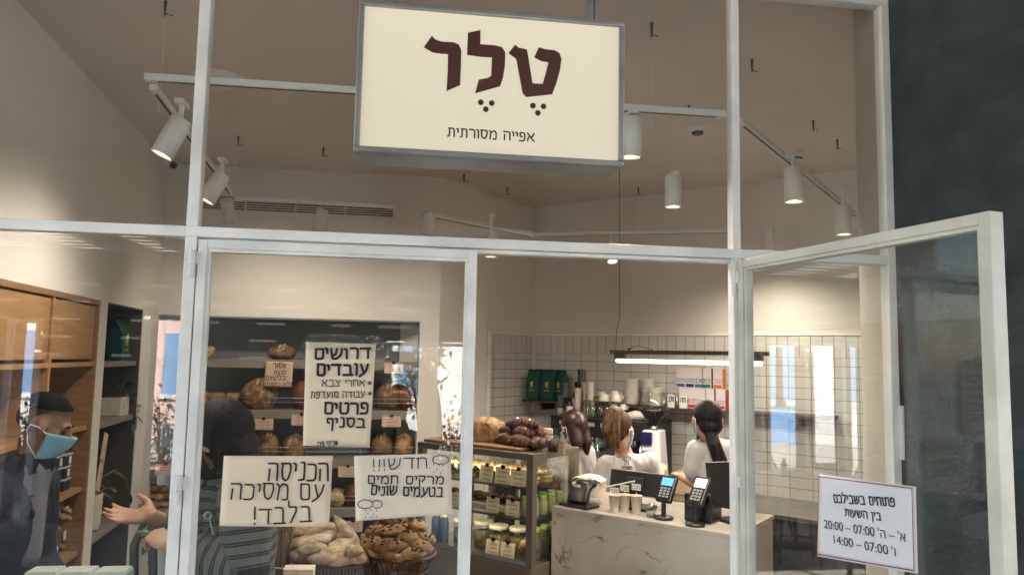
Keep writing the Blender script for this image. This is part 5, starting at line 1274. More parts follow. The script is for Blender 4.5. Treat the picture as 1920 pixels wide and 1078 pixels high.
for x, y, off, lb in ((1128, 748, .2, 'upturned white mug at the left of the upper row'), (1153, 746, .2, 'upturned white mug at the top of the mug pile'), (1133, 752, .32, 'upturned white mug in front of the upper row'), (1155, 752, .32, 'upturned white mug with its handle to the right'), (1152, 768, .28, 'lower upturned white mug left of centre on the machine'), (1168, 768, .28, 'lower upturned white mug right of centre on the machine')):
    mug(lb, x, y, off, .042 if y < 760 else .032)
for x, lb, w_ in ((1148, 'folded white cloth at the left on the espresso machine', .06), (1192, 'crumpled white cloth at the right on the espresso machine', .085)):
    X = tx(x, .38, 780); t = inT('cleaning_cloth', lb, 'cloth', (X, -.36, mz + .001)); MB().ell((0, 0, .025), (w_, .06, .04), None, 24, 14, lambda d, q: Vector((q.x, q.y, max(q.z, -.024))) * (1 + .25 * noise.noise(d * 3 + Vector((x, 0, 0))))).build('cloth', 'china', t)
def platestack(label, x, yb, yt, wpx, off):
    X = tx(x, off, yb); zb = SHELF + .001; h = max(.03, tz(x, yt, off) - zb); r = px(wpx / 2, TW @ Vector((X, -off, zb)))
    t = inT('plate_stack', label, 'plates', (X, -off, zb)); n = int(h / .012); prof = []
    for i in range(n): z0 = h * i / n; prof += [(r * .72, z0), (r * .98, z0 + h / n * .55), (r, z0 + h / n * .8), (r * .8, z0 + h / n * .82)]
    MB().lathe(prof, 28).build('plates', 'china', t)
platestack('tall left stack of white saucers on the metal shelf', 1184, 752, 710, 30, .12); platestack('tall back stack of white saucers on the metal shelf', 1216, 752, 709, 27, .08); platestack('shorter front stack of white plates on the metal shelf', 1229, 752, 726, 30, .16)
M('card_body', (.66, .62, .56), .6)
for x, lb, s in ((1258, 'small white sign with black letters left of the tins', 'חלב'), (1281, 'small white sign with black letters in front of the tea boxes', 'תה')):
    X = tx(x, .2, 750); t = inT('shelf_sign', lb, 'sign', (X, -.2, SHELF + .001)); MB().bx(-.03, .03, -.002, .002, 0, .095).build('sheet', 'label_white', t); m = MB(); write(m, s, .022, .045, .03, frame((0, -.003, 0), (1, 0, 0), (0, 0, 1)), w=.006, x_left=-.022); m.build('lettering', 'ink', t)
for x, lb in ((1245, 'small grey tin at the left of the white signs'), (1270, 'taller grey tin between the white signs')):
    X = tx(x, .12, 750); t = inT('tea_tin', lb, 'tin', (X, -.12, SHELF + .001)); MB().lathe([(.028, 0), (.03, .004), (.03, .085 if x > 1250 else .05), (.026, .09 if x > 1250 else .055)], 20).build('tin_body', 'steel', t); MB().lathe([(.031, .0905 if x > 1250 else .0555), (.031, .1 if x > 1250 else .064)], 20).build('lid', 'steel', t)
cols = [((.05, .08, .3), 'blue'), ((.02, .02, .09), 'navy'), ((.0, .12, .16), 'teal'), ((.0, .13, .07), 'green'), ((.45, .12, .02), 'orange')]; cols2 = [((.12, .02, .01), 'maroon'), ((.45, .02, .03), 'red'), ((.3, .02, .05), 'crimson'), ((.5, .05, .02), 'scarlet'), ((.35, .03, .01), 'rust')]
M('tea_box', (.62, .56, .56), .6)
bx_h = (tz(1310, 690, .14) - SHELF) / 2
for row, cc in enumerate((cols2, cols)):
    for i, (c, nm) in enumerate(cc):
        M('tea_' + nm, c, .5); X = tx((1276, 1293, 1310, 1324, 1345)[i] + (9 if not row else 4), .14, 740)
        t = inT('tea_box', f'white tea box with a {nm} band in the {"upper" if row else "lower"} row on the shelf', 'tea box', (X, -.14, SHELF + .001 + row * (bx_h + .001)), 0)
        w_ = .036; MB().bx(-w_, w_, -.035, .035, 0, bx_h).build('box_body', 'tea_box', t, .0015); MB().bx(-w_ * .85, w_ * .85, -.0365, -.0352, bx_h * .05, bx_h * .2).build('colour_band', 'tea_' + nm, t)
        m = MB(frame((0, -.036, 0), (1, 0, 0), (0, 0, 1)))
        for k_ in range(4): cxx = -w_ * .7 + k_ * w_ * .46; rr = .011 * random.uniform(.7, 1.3); ribbon(m, [(cxx + rr * math.cos(a), bx_h * random.uniform(.36, .38) + rr * 1.3 * math.sin(a)) for a in [j * .7 for j in range(9)]], .003, I4)
        m.build('pattern', 'tea_' + nm, t)
        MB().bx(w_ + .0005, w_ + .002, -.033, .033, .002, bx_h - .002).build('dark_side', 'tea_' + nm, t)
for i, (x, off, lb) in enumerate(((986, .12, 'dark green coffee bag nearest the side wall'), (1008, .12, 'second dark green coffee bag from the side wall'), (1030, .14, 'third dark green coffee bag with a gold tree mark'), (1052, .1, 'last dark green coffee bag beside the cups'))):
    X = max(.07, tx(x, off, 745)) if i else .09
    t = inT('coffee_bag', lb, 'bag', (X, -off - (.03 if i == 0 else 0), SHELF + .001), 6 - 4 * i); coffee_bag(t, .115, .245, .07); MB().bx(-.055, .055, -.006, .006, .225, .252).build('fold_clip', 'black', t, .002)
# grinder
X = tx(1226, .5, 870); gz = BZ
t = inT('coffee_grinder', 'white coffee grinder with a glowing blue screen and black hopper', 'grinder', (X, -.5, gz + .001), 8)
M('grinder_white', (.6, .6, .63), .35); M('grinder_screen', (.006, .005, .045), .3, emit=.02)
H1 = tz(1226, 806, .5) - gz
m = MB(); m.add([(-.085, -.09, 0), (.085, -.09, 0), (.085, .12, 0), (-.085, .12, 0), (-.07, -.05, H1), (.055, -.05, H1), (.055, .1, H1), (-.07, .1, H1)], [(3, 2, 1, 0), (4, 5, 6, 7), (0, 1, 5, 4), (1, 2, 6, 5), (2, 3, 7, 6), (3, 0, 4, 7)]); m.build('body', 'grinder_white', t, .01, 3)
MB(rotm(0, 0, 0)).bx(-.074, .005, -.078, -.05, H1 - .1, H1 - .012).build('screen', 'grinder_screen', t, .003)
m = MB(); m.bx(-.055, .0, -.1, -.07, H1 - .2, H1 - .14); m.tube([(-.03, -.09, H1 - .2), (-.03, -.1, H1 - .24)], .012, 10); m.build('spout', 'black', t, .004)
MB(frame((.05, -.095, H1 * .42), (1, 0, 0), (0, 0, 1))).lathe([(.001, .012), (.02, .012), (.022, 0)], 20).build('knob', 'black', t)
MB().lathe([(.03, H1 + .001), (.03, H1 + .028), (.026, H1 + .03)], 24).build('collar', 'chrome', t)
hp = MB(); hp.lathe([(.03, H1 + .031), (.035, H1 + .05), (.1, H1 + .13), (.105, H1 + .15), (.1, H1 + .15), (.03, H1 + .05)], 28); hp.build('hopper', 'dome_black', t); MB().lathe([(.1, H1 + .151), (.098, H1 + .26), (.095, H1 + .262)], 28, cap=False).build('hopper_glass', 'jar_glass', t)
X = tx(1200, .48, 870); t = inT('coffee_grinder', 'black coffee grinder with a wide hopper left of the white one', 'grinder', (X - .06, -.36, gz + .001))
MB().bx(-.08, .08, -.1, .1, 0, .36).build('body', 'plastic_black', t, .012); MB().lathe([(.05, .361), (.11, .42), (.11, .47), (.1, .47)], 24).build('hopper', 'dome_black', t)
for x, lb, w_, h, mt in ((1262, 'small wooden crate of sugar sachets on the back bar', .1, .1, 'tray_wood'), (1284, 'stack of kraft paper bags on the back bar', .08, .16, 'kraft')):
    X = tx(x, .4, 880); t = inT('bar_crate' if x < 1270 else 'paper_bag_stack', lb, 'crate' if x < 1270 else 'bags', (X, -.35, BZ + .001), 10)
    m = MB()
    if x < 1270: m.bx(-w_, w_, -.07, .07, 0, .01); m.bx(-w_, w_, -.07, -.06, .01, h); m.bx(-w_, w_, .06, .07, .01, h); m.bx(-w_, -w_ + .01, -.06, .06, .01, h); m.bx(w_ - .01, w_, -.06, .06, .01, h)
    else:
        for k_ in range(7): m.bx(-w_ + k_ * .003, w_ - k_ * .004, -.06 + .018 * k_, -.046 + .018 * k_, 0, h - .006 * (k_ % 3))
    m.build('body', mt, t, .002)
# ------------------------------------------------------------------ people
M('skin_light', (.50, .29, .20), .5, var=.08, scale=9); M('skin_tan', (.26, .135, .08), .5, var=.1, scale=9)
M('hair_black', (.008, .006, .006), .6, var=.3, scale=40, spec=.2); M('hair_dark', (.014, .008, .006), .7, var=.3, scale=40, spec=.15); M('hair_red', (.03, .009, .006), .4, var=.3, scale=40)
def strand_mat(name, c1, c2):
    m = M(name, c1, .6, spec=.25); t = m.node_tree; b = t.nodes['Principled BSDF']; tc = t.nodes.new('ShaderNodeTexCoord'); mp = t.nodes.new('ShaderNodeMapping'); mp.inputs['Scale'].default_value = (60, 60, 5)
    n = t.nodes.new('ShaderNodeTexNoise'); n.inputs['Scale'].default_value = 1.5; n.inputs['Detail'].default_value = 4; r = t.nodes.new('ShaderNodeValToRGB'); r.color_ramp.elements[0].color = (*c2, 1); r.color_ramp.elements[1].color = (*c1, 1); r.color_ramp.elements[0].position = .38; r.color_ramp.elements[1].position = .62
    t.links.new(tc.outputs['Object'], mp.inputs[0]); t.links.new(mp.outputs[0], n.inputs['Vector']); t.links.new(n.outputs['Fac'], r.inputs[0]); t.links.new(r.outputs[0], b.inputs['Base Color'])
    bp = t.nodes.new('ShaderNodeBump'); bp.inputs['Strength'].default_value = .5; bp.inputs['Distance'].default_value = .01; t.links.new(n.outputs['Fac'], bp.inputs['Height']); t.links.new(bp.outputs[0], b.inputs['Normal'])
    return m
strand_mat('hair_brown', (.17, .09, .04), (.05, .022, .01)); strand_mat('hair_black_s', (.016, .011, .01), (.004, .003, .003))
M('tee_white', (.46, .44, .44), .85, var=.05, scale=8, bump=.7, bscale=7); M('navy_cloth', (.012, .016, .03), .85, var=.2, scale=8, bump=.3, bscale=20); M('lavender_cloth', (.22, .21, .25), .85, var=.1); M('trousers_dark', (.015, .015, .018), .85)
M('mask_blue', (.25, .48, .62), .75, var=.06, scale=30); M('mask_black', (.012, .012, .013), .8); M('strap_white', (.7, .7, .7), .7); M('kippah', (.008, .009, .008), .95, spec=.05, bump=.5, bscale=300); M('eye_dark', (.015, .01, .008), .15)
m_ = M('striped_knit', (.1, .105, .085), .9); tt = m_.node_tree; bb = tt.nodes['Principled BSDF']
at = tt.nodes.new('ShaderNodeAttribute'); at.attribute_name = 'stripe'; mu = tt.nodes.new('ShaderNodeMath'); mu.operation = 'MULTIPLY'; mu.inputs[1].default_value = 1 / .036; fr = tt.nodes.new('ShaderNodeMath'); fr.operation = 'FRACT'
cr = tt.nodes.new('ShaderNodeValToRGB'); cr.color_ramp.interpolation = 'CONSTANT'; e = cr.color_ramp.elements
e[0].position = 0; e[0].color = (.13, .135, .115, 1); e[1].position = .5; e[1].color = (.012, .012, .013, 1)
for p_, c_ in ((.62, (.1, .1, .085)), (.72, (.012, .012, .013)), (.84, (.13, .135, .115))): x = e.new(p_); x.color = (*c_, 1)
tt.links.new(at.outputs['Fac'], mu.inputs[0]); tt.links.new(mu.outputs[0], fr.inputs[0]); tt.links.new(fr.outputs[0], cr.inputs[0]); tt.links.new(cr.outputs[0], bb.inputs['Base Color'])
tn = tt.nodes.new('ShaderNodeTexNoise'); tn.inputs['Scale'].default_value = 250; tb = tt.nodes.new('ShaderNodeBump'); tb.inputs['Strength'].default_value = .5; tb.inputs['Distance'].default_value = .003; tt.links.new(tn.outputs['Fac'], tb.inputs['Height']); tt.links.new(tb.outputs[0], bb.inputs['Normal'])

def fr3(o, fwd, up=(0, 0, 1)):
    y = Vector(fwd).normalized(); x = y.cross(Vector(up)).normalized(); z = x.cross(y)
    return Matrix(((x.x, y.x, z.x, o[0]), (x.y, y.y, z.y, o[1]), (x.z, y.z, z.z, o[2]), (0, 0, 0, 1)))
def head_shapes(m, H):
    m.ell((0, -.014, .036), (.073, .094, .084), H, 24, 16); m.ell((0, .026, -.03), (.06, .066, .08), H, 20, 14); m.ell((0, .064, -.088), (.027, .025, .021), H, 12, 8)
    m.tube([(0, .085, .012), (0, .1, -.012), (0, .104, -.032), (0, .095, -.042)], [.008, .01, .013, .01], 8, T=H); m.ell((0, .08, .022), (.046, .014, .011), H, 12, 8)
    m.ell((0, .086, -.062), (.023, .012, .007), H, 10, 6); m.ell((0, .084, -.072), (.02, .012, .008), H, 10, 6)
    for s in (-1, 1):
        m.ell((s * .078, -.008, -.004), (.009, .02, .03), H @ rotm(-12, 0, s * 14), 12, 8); m.ell((s * .038, .058, -.028), (.016, .018, .018), H, 10, 8)
def hand_shapes(m, W, side=1, curl=(20, 25, 25), spread=6, thumb=(.75, .6, -.25), s=1.0):
    """W: wrist frame, y to the fingers, z out of the back of the hand; side = thumb direction along x"""
    m.ell((0, .046 * s, 0), (.04 * s, .052 * s, .015 * s), W, 14, 10); m.ell((side * .022 * s, .03 * s, -.008 * s), (.02 * s, .03 * s, .015 * s), W, 10, 8)
    for i, L in enumerate((.072, .08, .076, .06)):
        x = side * (.029 - i * .0195) * s; p = Vector((x, (.088, .094, .09, .08)[i] * s, 0)); a = 0; pts = [p - Vector((0, .02 * s, 0)), p.copy()]; yaw = rad(side * spread * (1.5 - i)); jit = (1, .9, 1.1, 1.25)[i]
        for k, fL in enumerate((.45, .31, .26)):
            a += rad(curl[k] * jit); d = Vector((math.sin(yaw) * math.cos(a), math.cos(yaw) * math.cos(a), -math.sin(a))); p = p + d * L * fL * s; pts.append(p.copy())
        m.tube(pts, [.0095 * s, .0095 * s, .0088 * s, .008 * s, .0068 * s], 8, T=W)
    t = Vector(thumb); t = Vector((t.x * side, t.y, t.z)).normalized(); p0 = Vector((side * .022 * s, .012 * s, -.006 * s)); p1 = p0 + t * .045 * s; t2 = (t + Vector((-side * .25, .45, -.1))).normalized(); p2 = p1 + t2 * .032 * s; p3 = p2 + t2 * .024 * s
    m.tube([p0, p1, p2, p3], [.016 * s, .0125 * s, .0105 * s, .008 * s], 8, T=W)
def limb(m, pts, rs, n=12):
    pts = [Vector(p) for p in pts]; sm, rr = [], []
    for i in range(len(pts) - 1):
        for k in range(5): u = k / 5; sm.append(pts[i].lerp(pts[i + 1], u)); rr.append(rs[i] * (1 - u) + rs[i + 1] * u)
    m.tube(sm + [pts[-1]], rr + [rs[-1]], n)
    for p, r in zip(pts, rs): m.ell(p, r * .99, None, 12, 8)
def person(label, J, headF, skin, top, top_mat, name='person', sleeve=1.0, voxel=.007, hands=None, trousers='trousers_dark', attr=None, loose=.014, neck_r=.05, long_top=.0, hs=1.0):
    """J: world joints hd (head centre), nk, sL sR eL eR wL wR, hp (hips centre), side = direction across the hips"""
    hp = Vector(J['hp']); foot = Vector((hp.x, hp.y, GZ + .001))
    root = thing(name, label, 'person', foot)
    o = {k: (Vector(v) - foot if k != 'side' else Vector(v).normalized()) for k, v in J.items()}
    side = o['side']; H = fr3(o['hd'], headF) @ Matrix.Scale(hs, 4)
    ch = (o['sL'] + o['sR']) / 2; hipc = o['hp']; up = (ch - hipc).normalized()
    fw = up.cross(side).normalized()
    TT_ = Matrix(((side.x, fw.x, up.x, 0), (side.y, fw.y, up.y, 0), (side.z, fw.z, up.z, 0), (0, 0, 0, 1)))
    L = (ch - hipc).length; sw = (o['sL'] - o['sR']).length
    m = MB(); head_shapes(m, H)
    limb(m, [H @ Vector((0, -.02, -.05)), o['nk'] + Vector((0, 0, .02)), ch + up * .0], [neck_r, neck_r * 1.05, neck_r * 1.3], 16)
    def torso(mm, g):
        Tc = tr(ch) @ TT_; Th = tr(hipc) @ TT_
        mm.ell((0, 0, -.13), (sw * .42 + g, .105 + g, .2 + g), Tc, 20, 14); mm.ell((0, 0, L * .42), (sw * .36 + g, .09 + g, L * .4 + g), Th, 20, 14); mm.ell((0, -.01, -.0), (.155 + g, .105 + g, .13 + g), Th, 20, 14)
        limb(mm, [o['sL'] - up * .01, ch - up * .01, o['sR'] - up * .01], [.05 + g, .068 + g, .05 + g], 14)
    torso(m, 0)
    for s in 'LR':
        limb(m, [o['s' + s], o['e' + s], o['w' + s]], [.047, .038, .026])
        sd = side * (-1 if s == 'L' else 1) * -1
        hipj = hipc + sd * .09 - up * .03; kn = Vector((hipj.x, hipj.y, hipj.z * .54)) + fw * .02; an = Vector((hipj.x, hipj.y, .08)); o['k' + s], o['h' + s], o['a' + s] = kn, hipj, an
        limb(m, [hipj, kn, an], [.085, .055, .04]); f_ = Vector((fw.x, fw.y, 0)).normalized(); m.ell((0, .06, -.045), (.042, .12, .035), fr3(an, f_), 14, 8)
    if hands: hands(m, o, foot)
    fuse('body', m, skin, root, voxel, 5)
    m = MB(); torso(m, loose)
    if long_top: m.ell((0, -.01, -.04), (.17 + loose, .12 + loose, .15 + long_top), tr(hipc) @ TT_, 20, 14)
    for s in 'LR':
        e = o['s' + s].lerp(o['e' + s], min(1, sleeve * 2)) if sleeve < .5 else o['e' + s]
        pts = [o['s' + s], e] if sleeve < .5 else [o['s' + s], o['e' + s], o['e' + s].lerp(o['w' + s], (sleeve - .5) * 2)]
        limb(m, pts, [.052 + loose, .05 + loose * 1.2] if sleeve < .5 else [.052 + loose, .044 + loose, .034 + loose])
    if sleeve >= .5: limb(m, [ch + up * .03, o['nk'] + up * .01], [neck_r * 1.5, neck_r * 1.15 + .008])
    fuse(top, m, top_mat, root, voxel * 1.15, 7, fold=.009, attr=(lambda c: attr(c, o, foot)) if attr else None)
    m = MB()
    for s in 'LR': limb(m, [o['h' + s], o['k' + s], o['a' + s] + Vector((0, 0, .0))], [.098, .07, .058])
    m.ell((0, -.01, -.03), (.168, .118, .12), tr(hipc) @ TT_, 18, 12); fuse('trousers', m, trousers, root, .012, 6)
    m = MB()
    for s in 'LR': m.ell((0, .065, -.05), (.05, .135, .03), fr3(o['a' + s], Vector((fw.x, fw.y, 0)).normalized()), 16, 8)
    fuse('shoes', m, 'black_matte', root, .01, 4)
    for s in (-1, 1): MB(H).ell((s * .031, .077, .0), (.013, .009, .0075), None, 12, 8).build('eye', 'eye_dark', root)
    return root, o, H, foot
def mask(root, H, mat, strap='strap_white'):
    def fn(u, v):
        a = rad(-72 + 144 * u); z = -.014 - .088 * v; r = .098 - .012 * abs(u - .5) * 2
        puff = .014 * math.cos(a) * math.sin(math.pi * min(1, v * .9 + .1)); nose_ = .03 * math.exp(-((u - .5) / .12) ** 2) * (1 - v)
        y = -.002 + (.095 + puff + nose_) * math.cos(a) ** .8 if math.cos(a) > 0 else 0
        z += .022 * abs(u - .5) * 2 * (v - .35) * -1
        return (.079 * math.sin(a) * (1 - .22 * v) * 1.02, y - .018 * v, z + .0035 * math.sin(v * 22) * 0)
    m = MB(H).surf(fn, 22, 12); m.build('face_mask', mat, root, solid=.002)
    for s in (-1, 1):
        m = MB(H)
        c0, c1 = Vector(fn((s + 1) / 2, .05)), Vector(fn((s + 1) / 2, .9)); ear = Vector((s * .084, -.03, .01))
        m.tube([c0, (ear + c0) / 2 + Vector((s * .006, 0, .008)), ear, Vector((s * .086, -.034, -.01)), (ear + c1) / 2 + Vector((s * .004, -.012, -.014)), c1], .0022, 6)
        m.build('ear_loop', strap, root)
def capshell(m, H, c=(0, -.018, .04), r=(.082, .104, .093), cut=None):
    m.ell(c, r, H, 26, 18, cut)

# --- man in a kippah at the left
W0 = lambda x, y, d: atD(x, y, d)
hd = W0(84, 800, 2.62)
def man_hands(m, o, foot):
    for s in 'LR':
        d = (o['w' + s] - o['e' + s]).normalized(); hand_shapes(m, fr3(o['w' + s], d, (1, 0, .2)), 1 if s == 'L' else -1, (25, 30, 25))
J = dict(hd=hd, nk=hd + Vector((-.03, 0, -.135)), sR=hd + Vector((-.12, -.16, -.215)), sL=hd + Vector((-.09, .18, -.215)), eR=hd + Vector((-.13, -.21, -.5)), eL=hd + Vector((-.09, .22, -.5)), wR=hd + Vector((.0, -.14, -.72)), wL=hd + Vector((.08, .18, -.72)), hp=hd + Vector((-.16, .02, -.72)), side=(.1, 1, 0))
J['side'] = (-.06, -1, 0)
root, o, H, foot = person('man in black kippah and navy jacket with a pale blue face mask', J, (.95, .12, -.26), 'skin_tan', 'jacket', 'navy_cloth', sleeve=1.0, hands=man_hands, loose=.02, hs=.88)
m = MB()
def hcut(d, q): return Vector((q.x, q.y if q.y < .062 else .062 + (q.y - .062) * .2, max(q.z, -.055 if q.y < 0 else .01 + .03 * max(0, q.y) / .06)))
capshell(m, H, (0, -.02, .037), (.0755, .0925, .0855), hcut); M('hair_fade', (.05, .028, .018), .8, var=.35, scale=60); fuse('short_hair', m, 'hair_fade', root, .006, 3)
m = MB(H @ rotm(-8, 0, 0)); m.ell((0, -.02, .052), (.082, .1, .082), None, 26, 16, lambda d, q: Vector((q.x, q.y, max(q.z, .022 + .02 * d.y))))
fuse('kippah', m, 'kippah', root, .005, 3)
mask(root, H, 'mask_blue'); MB(H).tube([(-.045, .083, .021), (-.03, .09, .026), (-.014, .092, .022)], [.003, .005, .003], 6).build('eyebrow', 'hair_dark', root); MB(H).tube([(.045, .083, .021), (.03, .09, .026), (.014, .092, .022)], [.003, .005, .003], 6).build('eyebrow', 'hair_dark', root)
m = MB(); c = o['nk']; limb(m, [c + Vector((.005, 0, .0)), c + Vector((.0, .0, -.08)), c + Vector((.005, .0, -.3))], [.064, .055, .045]); fuse('shirt', m, 'lavender_cloth', root, .008, 5)
g = hd + Vector((.035, -.13, -.27))
t = thing('sunglasses', 'dark sunglasses hanging from the collar of the man in navy', 'sunglasses', g)
for k in (0, 1):
    m = MB(rotm(0, 25, 0)); m.tube([(.018 * math.cos(a), -.02, -.03 * k * 1.6 + .022 * math.sin(a)) for a in [i * .42 for i in range(15)]], .0035, 6, closed=True); m.build('rim', 'black', t)
    m = MB(rotm(0, 25, 0) @ frame((0, -.02, -.048 * k), (1, 0, 0), (0, 0, 1))); m.ell((0, 0, 0), (.017, .021, .0015), None, 16, 6); m.build('lens', 'dome_black', t)
MB(rotm(0, 25, 0)).tube([(-.01, -.02, .02), (-.03, .0, .05), (-.03, .03, .04)], .003, 6).build('temple', 'black', t)

# --- woman in the striped sweater
hd = W0(404, 826, 2.5)
HANDLE = [W0(x, y, 2.43) for x, y in ((250, 1130), (252, 1020), (262, 1000), (276, 1000), (286, 1018), (288, 1130))]
def woman_hands(m, o, foot):
    d = Vector((-1, .12, .0)).normalized(); Wf = fr3(o['wR'], d, (0, .5, -1)); hand_shapes(m, Wf, -1, (8, 14, 16), 5, (.8, .55, -.2), 1.0)
    d = (W0(276, 988, 2.42) - foot - o['wL']).normalized(); Wf = fr3(o['wL'], d, (.35, -.6, .75)); hand_shapes(m, Wf, 1, (48, 48, 30), 3, (.6, .7, -.5), 1.0)
wat = lambda x, y, d: W0(x, y, d)
J = dict(hd=hd, nk=wat(430, 893, 2.5), sL=wat(458, 935, 2.38), sR=wat(408, 925, 2.66), eL=wat(462, 1064, 2.33), eR=wat(398, 1022, 2.68), wL=wat(320, 1026, 2.36), wR=wat(286, 968, 2.56), hp=wat(455, 1160, 2.52), side=(0, 0, 0))
J['side'] = tuple((J['sR'] - J['sL']) * Vector((1, 1, 0)) if False else Vector((J['sR'].x - J['sL'].x, J['sR'].y - J['sL'].y, 0)))
def stripe_attr(c, o, foot):
    best = None
    for s in 'LR':
        for a, b, off in ((o['s' + s], o['e' + s], 0), (o['e' + s], o['w' + s], .3)):
            d = b - a; u = max(0, min(1, (c - a).dot(d) / d.length_squared)); q = (c - a - d * u).length
            if best is None or q < best[0]: best = (q, off + u * d.length)
    ax = (o['sL'] + o['sR']) / 2; d = o['hp'] - ax; u = max(0, min(1, (c - ax).dot(d) / d.length_squared)); q = (c - ax - d * u).length
    return best[1] if best[0] < q * .62 else (c - ax).dot(d.normalized()) + .02 * noise.noise(c * 6)
root, o, H, foot = person('woman in a dark striped sweater with black bobbed hair reaching out a hand', J, (-.97, .06, -.36), 'skin_light', 'sweater', 'striped_knit', sleeve=.82, hands=woman_hands, attr=stripe_attr, loose=.026, voxel=.006, long_top=.03)
m = MB()
def bob(d, q):
    if q.y > .045 and q.z < .05: q.y = .045 + (q.y - .045) * .2
    if q.z < 0: q = Vector((q.x * (1 + .12 * -d.z), q.y, q.z))
    return q
m.ell((0, -.024, .03), (.094, .116, .105), H, 28, 20, bob); m.ell((0, -.05, -.05), (.088, .08, .1), H, 24, 16); m.ell((.045, .005, -.02), (.05, .06, .1), H, 18, 14); m.ell((-.045, -.04, -.03), (.05, .05, .1), H, 18, 14); m.ell((0, .045, .085), (.07, .05, .04), H, 18, 12)
fuse('bobbed_hair', m, 'hair_black_s', root, .006, 5)
mask(root, H, 'mask_black', 'mask_black')
m = MB(); m.tube(HANDLE, .014, 14); p = HANDLE[0]; q_ = HANDLE[-1]
M('grey_tube', (.09, .1, .09), .35)
t = thing('trolley', 'grey tubular shopping trolley held by the woman in the striped sweater', 'trolley', (p.x, p.y, GZ))
b_ = Vector((p.x, p.y, GZ)); MB(tr(-b_)).tube(HANDLE, .014, 14).build('handle', 'grey_tube', t)
m = MB(tr(-b_)); m.tube([p, Vector((p.x, p.y + .02, GZ + .08))], .013, 12); m.tube([q_, Vector((q_.x, q_.y + .02, GZ + .08))], .013, 12); m.bx(p.x - .03, q_.x + .03, p.y + .0, p.y + .2, GZ + .1, GZ + .12); m.build('frame', 'grey_tube', t)
for k in (p, q_): MB(tr(-b_)).cyl((k.x - .012, k.y + .03, GZ + .051), (k.x + .012, k.y + .03, GZ + .051), .05, n=20).build('wheel', 'rubber', t)
MB(tr(-b_)).bx(p.x - .01, q_.x + .01, p.y + .03, p.y + .19, GZ + .121, GZ + .62).build('bag', 'navy_cloth', t, .02)
t = thing('necklace', 'round silver brooch with a white cord on the striped sweater', 'brooch', W0(390, 966, 2.36)); MB(frame((0, 0, 0), (1, 0, 0), (0, 0, 1))).lathe([(.008, .002), (.013, .004), (.014, 0), (.013, -.003)], 20, cap=False).build('ring', 'steel', t); MB().tube([(.005, 0, -.01), (.02, -.004, -.06)], .0015, 5).build('cord', 'strap_white', t)

def rest_hands(m, o, foot):
    for s in 'LR':
        d = (o['w' + s] - o['e' + s]).normalized(); hand_shapes(m, fr3(o['w' + s], d, (.2, .1, 1)), (1 if s == 'L' else -1), (30, 35, 30), 4)
def staff(label, top, hdpx, d, az, tilt, sl, sr, el, er, wl, wr, skin, hippx, nkpx, sleeve=.3, trousers='trousers_dark'):
    hd = atD(*hdpx, d); J = dict(hd=hd, nk=atD(*nkpx, d + .02), sL=sl, sR=sr, eL=el, eR=er, wL=wl, wR=wr, hp=atD(*hippx, d))
    J['side'] = tuple(Vector((sr.x - sl.x, sr.y - sl.y, 0)))
    return person(label, J, (math.sin(rad(az)), math.cos(rad(az)), tilt), skin, 'tee_shirt', 'tee_white', sleeve=sleeve, hands=rest_hands, trousers=trousers, voxel=.009, loose=.015)
# ponytail woman at the grinder
D2 = 4.7
root, o, H, foot = staff('woman in white tee with a brown ponytail working at the white grinder', 0, (1163, 806), D2, 48, -.12, atD(1137, 874, D2 + .05), atD(1215, 868, D2 - .02), atD(1130, 935, D2 + .02), atD(1234, 925, D2 + .02), atD(1150, 965, D2 + .25), atD(1240, 885, D2 + .24), 'skin_light', (1178, 1010), (1168, 848))
m = MB(); m.ell((0, -.02, .035), (.079, .1, .09), H, 26, 18, lambda d, q: Vector((q.x, q.y if q.y < .05 or q.z > .05 else .05, q.z))); m.ell((0, -.05, -.02), (.066, .06, .06), H, 18, 12); strand_mat('hair_brown_dark', (.075, .035, .016), (.025, .011, .006)); fuse('tied_hair', m, 'hair_brown_dark', root, .006, 3)
def pxl(x, y, d): return atD(x, y, d) - foot
m = MB(); limb(m, [pxl(1160, 772, D2 - .08), pxl(1148, 774, D2 - .12), pxl(1142, 806, D2 - .14), pxl(1150, 842, D2 - .13)], [.03, .04, .05, .018], 16); limb(m, [pxl(1150, 774, D2 - .1), pxl(1137, 796, D2 - .11), pxl(1139, 832, D2 - .11)], [.028, .03, .012], 12); limb(m, [pxl(1156, 774, D2 - .1), pxl(1154, 806, D2 - .14), pxl(1160, 838, D2 - .12)], [.028, .03, .01], 12); fuse('ponytail', m, 'hair_brown', root, .006, 3)
mask(root, H, 'mask_blue')
MB(H).tube([(.082, -.008, -.036), (.084, -.008, -.05)], .004, 8).build('earring', 'chrome', root)
m = MB()
for s_, y, xr, xl in (('וללא', 863, 1182, 1169), ('זה', 871, 1179, 1171), ('פשטידה', 880, 1185, 1166)):
    a, b = pxl(xr, y, D2 - .15), pxl(xl, y, D2 - .15); X = (a - b).normalized()
    write(m, s_, 0, 0, .021, frame(a, X, (0, 0, 1)), w=.0035, x_left=-(a - b).length)
tee = [c for c in root.children if c.name.startswith('tee')][0]
def project(m, tee, foot, out=.0025):
    camL = CAM - foot; nv = []
    bpy.context.view_layer.update()
    for v in m.v:
        v = Vector(v); d = (v - camL).normalized(); hit, loc, nrm, i = tee.ray_cast(camL, d); nv.append(tuple(loc - d * out) if hit else tuple(v))
    m.v = nv
project(m, tee, foot); m.build('shirt_print', 'ink', root)
